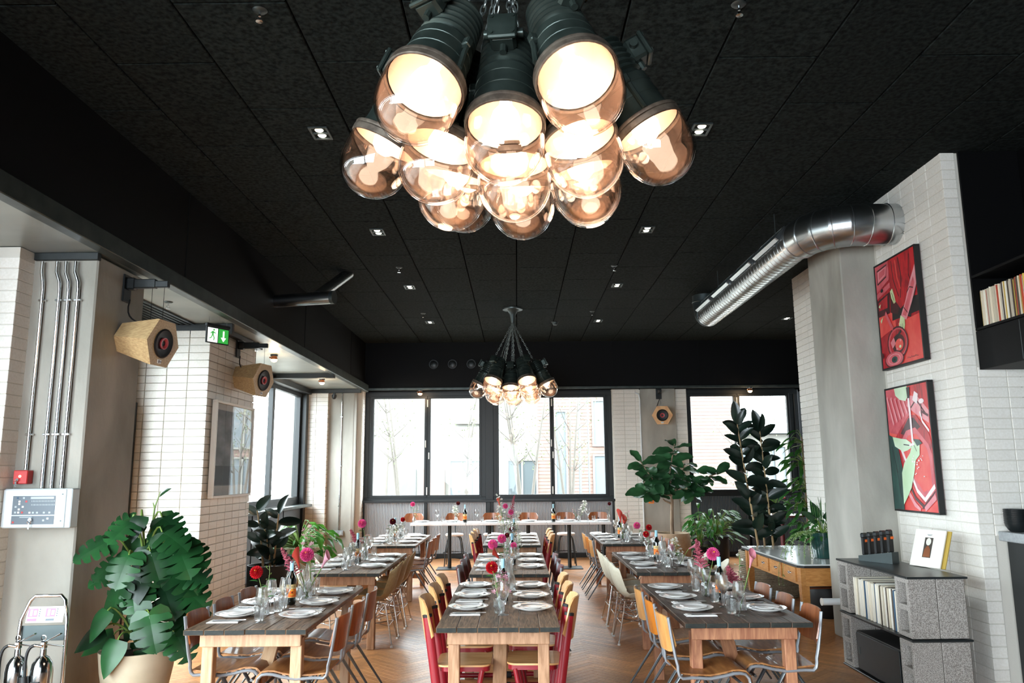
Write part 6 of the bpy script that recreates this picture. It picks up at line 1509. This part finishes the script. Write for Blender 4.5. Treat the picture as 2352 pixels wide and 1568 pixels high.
def petals(m, n, R, Lp, Wp, mi=0, top=1.0, flat=1.0):
    for k in range(n):
        f = (k + .5) / n; ph = math.acos(1 - (1 + top) * f * .98 / 1.0) if top >= .99 else math.acos(1 - (1 + top) * f); a = k * 2.39996
        d = Vector((math.sin(ph) * math.cos(a), math.sin(ph) * math.sin(a), math.cos(ph) * flat)); M = frame3(d * R * .45, d, Vector((0, 0, 1)) if abs(d.z) < .9 else Vector((1, 0, 0)))
        m.add([(0, -Wp * .3, 0), (Lp * .6, -Wp / 2, Wp * .25), (Lp, 0, Wp * .1), (Lp * .6, Wp / 2, Wp * .25), (0, Wp * .3, 0), (Lp * .55, 0, -Wp * .1)], [(0, 1, 5), (1, 2, 5), (2, 3, 5), (3, 4, 5), (4, 0, 5)], mi, M)
def bloom_me(mat, R=.045, n=110, heart=True):
    m = MB(); petals(m, n, R, R * .62, R * .42, 0, .75, .8); m.lathe([(0, -R * .45), (R * .45, -R * .2), (R * .5, R * .15), (0, R * .42)], 10, 0)
    if heart: m.lathe([(R * .18, R * .55), (R * .12, R * .66), (0, R * .68)], 8, 1)
    return m.mesh('bloom', [mat, 'yellow'], 30)
BM = {c: bloom_me('petal_' + c) for c in ('pink', 'red', 'dark', 'white', 'blush')}
def flower_stem(t, base, head, bow=.02, r=.0022, mat='stem_green'):
    b_, h = Vector(base), Vector(head); m = MB(); mid = (b_ + h) / 2; m.tube(bez(b_, b_.lerp(mid, .7) + Vector((0, 0, .02)), mid.lerp(h, .6) + Vector((bow, 0, 0)), h, 8), r, 6); m.build('stem', mat, t, smooth=60)
def dahlia(v, head, col, label, s=1.0, nm='dahlia', leaf=True):
    """v: the vase's foot (x, y, z)"""
    t = thing(nm, label, 'flower', v, 0, 'cut flowers on the tables'); h = Vector(head) - Vector(v)
    flower_stem(t, (-.008 if h.x > 0 else .008, 0, .014), h)
    o = ob('bloom', BM[col], t, h, (math.radians(55), 0, math.atan2(h.x, .2) * .5)); o.scale = (s,) * 3
    if leaf: put_leaf(t, 'mid0', h * .62, (.6 if h.x < 0 else -.6, -.3, .3), (0, -.4, 1), .45); put_leaf(t, 'mid1', h * .78, (-.7, -.2, .4), (0, -.4, 1), .35)
def plume(v, head, label, col='petal_plume', s=1.0, nm='astilbe'):
    t = thing(nm, label, 'flower', v, 0, 'cut flowers on the tables'); h = Vector(head) - Vector(v); flower_stem(t, (0, .006, .014), h * .98, .0)
    m = MB(); r = random.Random(int(h.x * 1e4) % 97); ax = h.normalized()
    for k in range(46):
        f = k / 46; p = h * (.50 + .52 * f); w_ = .044 * s * (1 - f) + .005; a = k * 2.4
        e = p + Vector((math.cos(a) * w_, math.sin(a) * w_ * .8, w_ * .45)); m.tube([p, (p + e) / 2 + Vector((0, 0, .006)), e], [.0025 * s, .0036 * s, .002 * s], 5)
        for q in range(2): m.lathe([(0, -.006), (.006 * s, 0), (0, .006)], 5, M=Matrix.Translation(p.lerp(e, .5 + .5 * q) + Vector((r.gauss(0, .004), 0, r.gauss(0, .004)))))
    tag(m.build('plume', col, t, smooth=70), kind='stuff')
def calla(v, head, label, col='petal_calla', s=1.0, d=None):
    t = thing('calla_lily', label, 'flower', v, 0, 'cut flowers on the tables'); h = Vector(head) - Vector(v); base = h - h.normalized() * .075 * s
    flower_stem(t, (-.01 if h.x > 0 else .01, 0, .014), base, .0, .0042 * s)
    ax = Vector(d) if d else h.normalized(); M = Matrix.Translation(base) @ aim(ax); m = MB()
    def fn(u, v_):
        a = 2 * PI * u * 1.08; rr_ = (.006 + .024 * v_ ** 1.8) * s; z = (.11 * v_) * s + .035 * s * v_ ** 3 * math.cos(a - .4); return (rr_ * math.cos(a), rr_ * math.sin(a), z)
    m.grid(fn, 16, 7, M=M, thick=.0012); m.build('spathe', col, t, smooth=80)
    m = MB(); m.tube([M @ Vector((0, 0, .02 * s)), M @ Vector((0, 0, .085 * s))], [.004 * s, .003 * s], 6); m.build('spadix', 'yellow', t, smooth=60)
def spray(v, head, label, col='petal_white', s=1.0, n=22):
    t = thing('flower_spray', label, 'flower', v, 0, 'cut flowers on the tables'); h = Vector(head) - Vector(v); flower_stem(t, (0, -.006, .014), h); m = MB(); sm = MB(); r = random.Random(int(abs(h.z) * 1e4) % 89)
    for k in range(n):
        f = .45 + .58 * k / n; p = h * f; a = k * 2.4; w_ = .045 * s * (1.25 - f) + .012; e = p + Vector((math.cos(a) * w_, math.sin(a) * w_, r.uniform(0, .03))); sm.tube([p, e], .0013, 4)
        M = Matrix.Translation(e) @ Euler((r.uniform(-1, 1), r.uniform(-1, 1), 0)).to_matrix().to_4x4()
        for q in range(5): a2 = q * 1.2566; m.add([M @ Vector((0, 0, 0)), M @ Vector((.011 * s * math.cos(a2 - .45), .011 * s * math.sin(a2 - .45), .005)), M @ Vector((.016 * s * math.cos(a2), .016 * s * math.sin(a2), .008)), M @ Vector((.011 * s * math.cos(a2 + .45), .011 * s * math.sin(a2 + .45), .005))], [(0, 1, 2, 3)])
    sm.build('twigs', 'stem_green', t); tag(m.build('florets', col, t), kind='stuff')
    for k in range(4): put_leaf(t, 'mid%d' % (k % 2), h * (.35 + .12 * k), (math.cos(k * 2.1), math.sin(k * 2.1), .4), (0, -.3, 1), .38)
T = TH
v = (-.130, 5.78, T); vase('bottle', *v, 'small bottle vase holding the red dahlia on the front centre table')
dahlia(v, (-.188, 5.84, 1.06), 'red', 'bright red dahlia on the front centre table', 1.0); spray(v, (-.115, 5.90, 1.00), 'pale pink flower spray beside the red dahlia, front centre table', 'petal_blush', 1.3, 30); spray(v, (-.205, 5.84, 1.12), 'thin budding twig above the red dahlia, front centre table', 'stem_green', .5, 4)
v = (-.07, 6.80, T); vase('carafe', *v, 'tall clear carafe at the far end of the front centre table')
v = (-.115, 8.25, T); vase('bottle', *v, 'clear vase holding pink dahlias on the middle centre table')
dahlia(v, (-.254, 8.20, 1.014), 'pink', 'large pink dahlia leaning left on the middle centre table', 1.15); dahlia(v, (-.165, 8.45, 1.05), 'pink', 'second pink dahlia higher up on the middle centre table', 1.05); dahlia(v, (-.040, 8.40, .985), 'pink', 'small pink dahlia by the bottle on the middle centre table', .75); dahlia(v, (-.115, 8.7, 1.065), 'dark', 'dark maroon dahlia on the middle centre table', .6)
calla(v, (-.225, 8.18, .92), 'coral calla lily drooping on the middle centre table', 'petal_coral', 1.1)
v = (-.02, 9.45, T); vase('jar', *v, 'clear jar at the far end of the middle centre table'); spray(v, (.02, 9.4, 1.02), 'white flower spray in the jar on the middle centre table', 'petal_white', 1.1)
v = (-.09, 11.15, T); vase('slim', *v, 'slim vase holding the deep red dahlia on the back centre table'); dahlia(v, (-.077, 11.2, .95), 'dark', 'deep red dahlia low on the back centre table', .9)
spray(v, (.0, 11.2, 1.02), 'white spray beside the deep red dahlia, back centre table')
v = (-.16, 11.40, T); vase('carafe', *v, 'tall carafe with the big bouquet on the back centre table')
dahlia(v, (-.17, 11.40, 1.265), 'pink', 'pink dahlia at the top of the big bouquet', .85); dahlia(v, (-.09, 11.38, 1.18), 'pink', 'pink dahlia on the right of the big bouquet', .9); plume(v, (-.043, 11.4, 1.40), 'pink astilbe plume rising from the big bouquet', s=1.2); spray(v, (-.27, 11.4, 1.39), 'white lacy flower spray at the top left of the big bouquet', 'petal_white', 1.5, 26); calla(v, (-.265, 11.42, 1.33), 'coral calla lily in the big bouquet', 'petal_coral', .9); spray(v, (.02, 11.4, 1.18), 'pale green spray on the right of the big bouquet', 'petal_white', 1.5, 26); spray(v, (-.30, 11.4, 1.15), 'white spray on the left of the big bouquet', 'petal_white', 1.2, 16)
v = (-1.80, 5.72, T); vase('square', *v, 'square glass vase with the red dahlia on the front left table'); dahlia(v, (-1.847, 5.66, 1.06), 'red', 'bright red dahlia on the front left table', 1.0); spray(v, (-1.77, 5.70, 1.10), 'small green budding stem beside the red dahlia, front left table', 'stem_green', .6, 5)
v = (-1.68, 6.40, T); vase('jar', *v, 'glass jar with calla and astilbe on the front left table'); plume(v, (-1.79, 6.05, 1.18), 'pink astilbe plume leaning left on the front left table', s=1.25); calla(v, (-1.755, 6.35, 1.09), 'red and yellow calla lily behind the bottle on the front left table', 'petal_coral', 1.2); calla(v, (-1.56, 6.5, 1.06), 'pale blush calla lily on the right of the front left table', 'petal_blush', 1.05)
v = (-1.70, 6.62, T); vase('slim', *v, 'slim vase with a big pink dahlia at the far end of the front left table'); dahlia(v, (-1.715, 6.5, 1.095), 'pink', 'big pink dahlia at the far end of the front left table', 1.25); spray(v, (-1.74, 6.55, 1.28), 'tall pale pink snapdragon at the far end of the front left table', 'petal_blush', 1.3, 22)
v = (-1.83, 8.62, T); vase('square', *v, 'square vase near the bottle on the middle left table'); spray(v, (-1.80, 8.7, .98), 'green and white spray on the middle left table', 'petal_white', 1.0)
v = (-1.75, 9.2, T); vase('slim', *v, 'slim vase with a pink dahlia on the middle left table'); dahlia(v, (-1.79, 9.15, 1.175), 'pink', 'round pink dahlia on a dark stem, middle left table', 1.1); plume(v, (-1.92, 9.15, 1.10), 'dusky pink astilbe on the middle left table', s=1.3)
v = (-1.87, 11.4, T); vase('slim', *v, 'slim vase on the back left table'); dahlia(v, (-1.79, 11.4, 1.06), 'dark', 'deep red dahlia on the back left table', 1.0); spray(v, (-1.72, 11.4, 1.0), 'white spray beside the dark dahlia, back left table', 'petal_white', 1.2)
v = (-1.80, 12.35, T); vase('bottle', *v, 'bottle vase at the far end of the back left table'); dahlia(v, (-1.79, 12.4, 1.03), 'red', 'small red dahlia at the far end of the back left table', .8)
v = (1.590, 5.76, T); vase('square', *v, 'square glass vase holding the pink calla on the front right table'); calla(v, (1.675, 5.74, 1.125), 'single long-stemmed pink calla lily on the front right table', 'petal_calla', .95)
v = (1.50, 6.42, T); vase('jar', *v, 'jar of dahlia and astilbe on the front right table'); dahlia(v, (1.541, 6.32, 1.095), 'pink', 'bright pink dahlia on the front right table', 1.15); plume(v, (1.41, 6.3, 1.20), 'rose astilbe plume left of the pink dahlia, front right table', s=1.3)
v = (1.68, 6.20, T); vase('slim', *v, 'slim vase right of the bottle on the front right table'); plume(v, (1.60, 6.1, 1.02), 'drooping rose astilbe on the front right table', s=1.4); spray(v, (1.70, 6.15, 1.12), 'white buds on a thin stem, front right table', 'petal_white', .8, 8)
v = (1.71, 8.42, T); vase('square', *v, 'square vase with mixed flowers on the middle right table'); calla(v, (1.83, 8.40, 1.0), 'mauve calla lily leaning right on the middle right table', 'petal_calla', .95, (.8, -.2, .4)); spray(v, (1.66, 8.5, 1.03), 'white snapdragon on the middle right table', 'petal_white', 1.2); dahlia(v, (1.62, 8.42, .95), 'blush', 'blush dahlia on the middle right table', .8)
v = (1.52, 9.3, T); vase('slim', *v, 'slim vase at the far end of the middle right table'); dahlia(v, (1.50, 9.3, 1.02), 'red', 'red dahlia at the far end of the middle right table', .8)
v = (1.74, 11.25, T); vase('slim', *v, 'slim vase with two dahlias on the back right table'); dahlia(v, (1.698, 11.3, .985), 'pink', 'pink dahlia on the back right table', 1.1); dahlia(v, (1.850, 11.2, .965), 'red', 'red dahlia on the right of the back right table', .95)
v = (1.55, 11.75, T); vase('jar', *v, 'jar of coral anthuriums on the back right table'); calla(v, (1.525, 11.8, 1.10), 'upper coral lily on the back right table', 'petal_coral', 1.4); calla(v, (1.58, 11.75, 1.02), 'lower coral lily on the back right table', 'petal_coral', 1.4); spray(v, (1.63, 11.75, 1.15), 'wispy dried spray above the coral lilies', 'petal_blush', 1.0, 14)
v = (-1.98, 14.62, BH); v = (-1.90, 14.60, BH); vase('bottle', *v, 'bottle vase at the left end of the marble bar'); dahlia(v, (-1.93, 14.6, 1.18), 'pink', 'pink dahlia at the left end of the marble bar', .95); spray(v, (-1.84, 14.6, 1.14), 'thin mauve twig at the left end of the marble bar', 'petal_blush', .6, 6)
v = (-1.13, 14.62, BH); vase('bottle', *v, 'bottle vase left of the left bar bottle'); dahlia(v, (-1.09, 14.6, 1.19), 'dark', 'dark red dahlia left of the left bar bottle', .8); spray(v, (-1.16, 14.6, 1.12), 'white spray left of the left bar bottle', 'petal_white', 1.4, 24)
v = (1.13, 14.62, BH); vase('bottle', *v, 'bottle vase right of the right bar bottle'); spray(v, (1.25, 14.6, 1.19), 'white snapdragon leaning right on the marble bar', 'petal_white', 1.5, 26); spray(v, (1.02, 14.6, 1.08), 'pale mauve twig leaning left on the marble bar', 'petal_blush', .7, 8)
v = (1.68, 14.62, BH); vase('slim', *v, 'slim vase at the right end of the marble bar'); dahlia(v, (1.70, 14.6, 1.16), 'dark', 'small dark dahlia at the right end of the marble bar', .7)
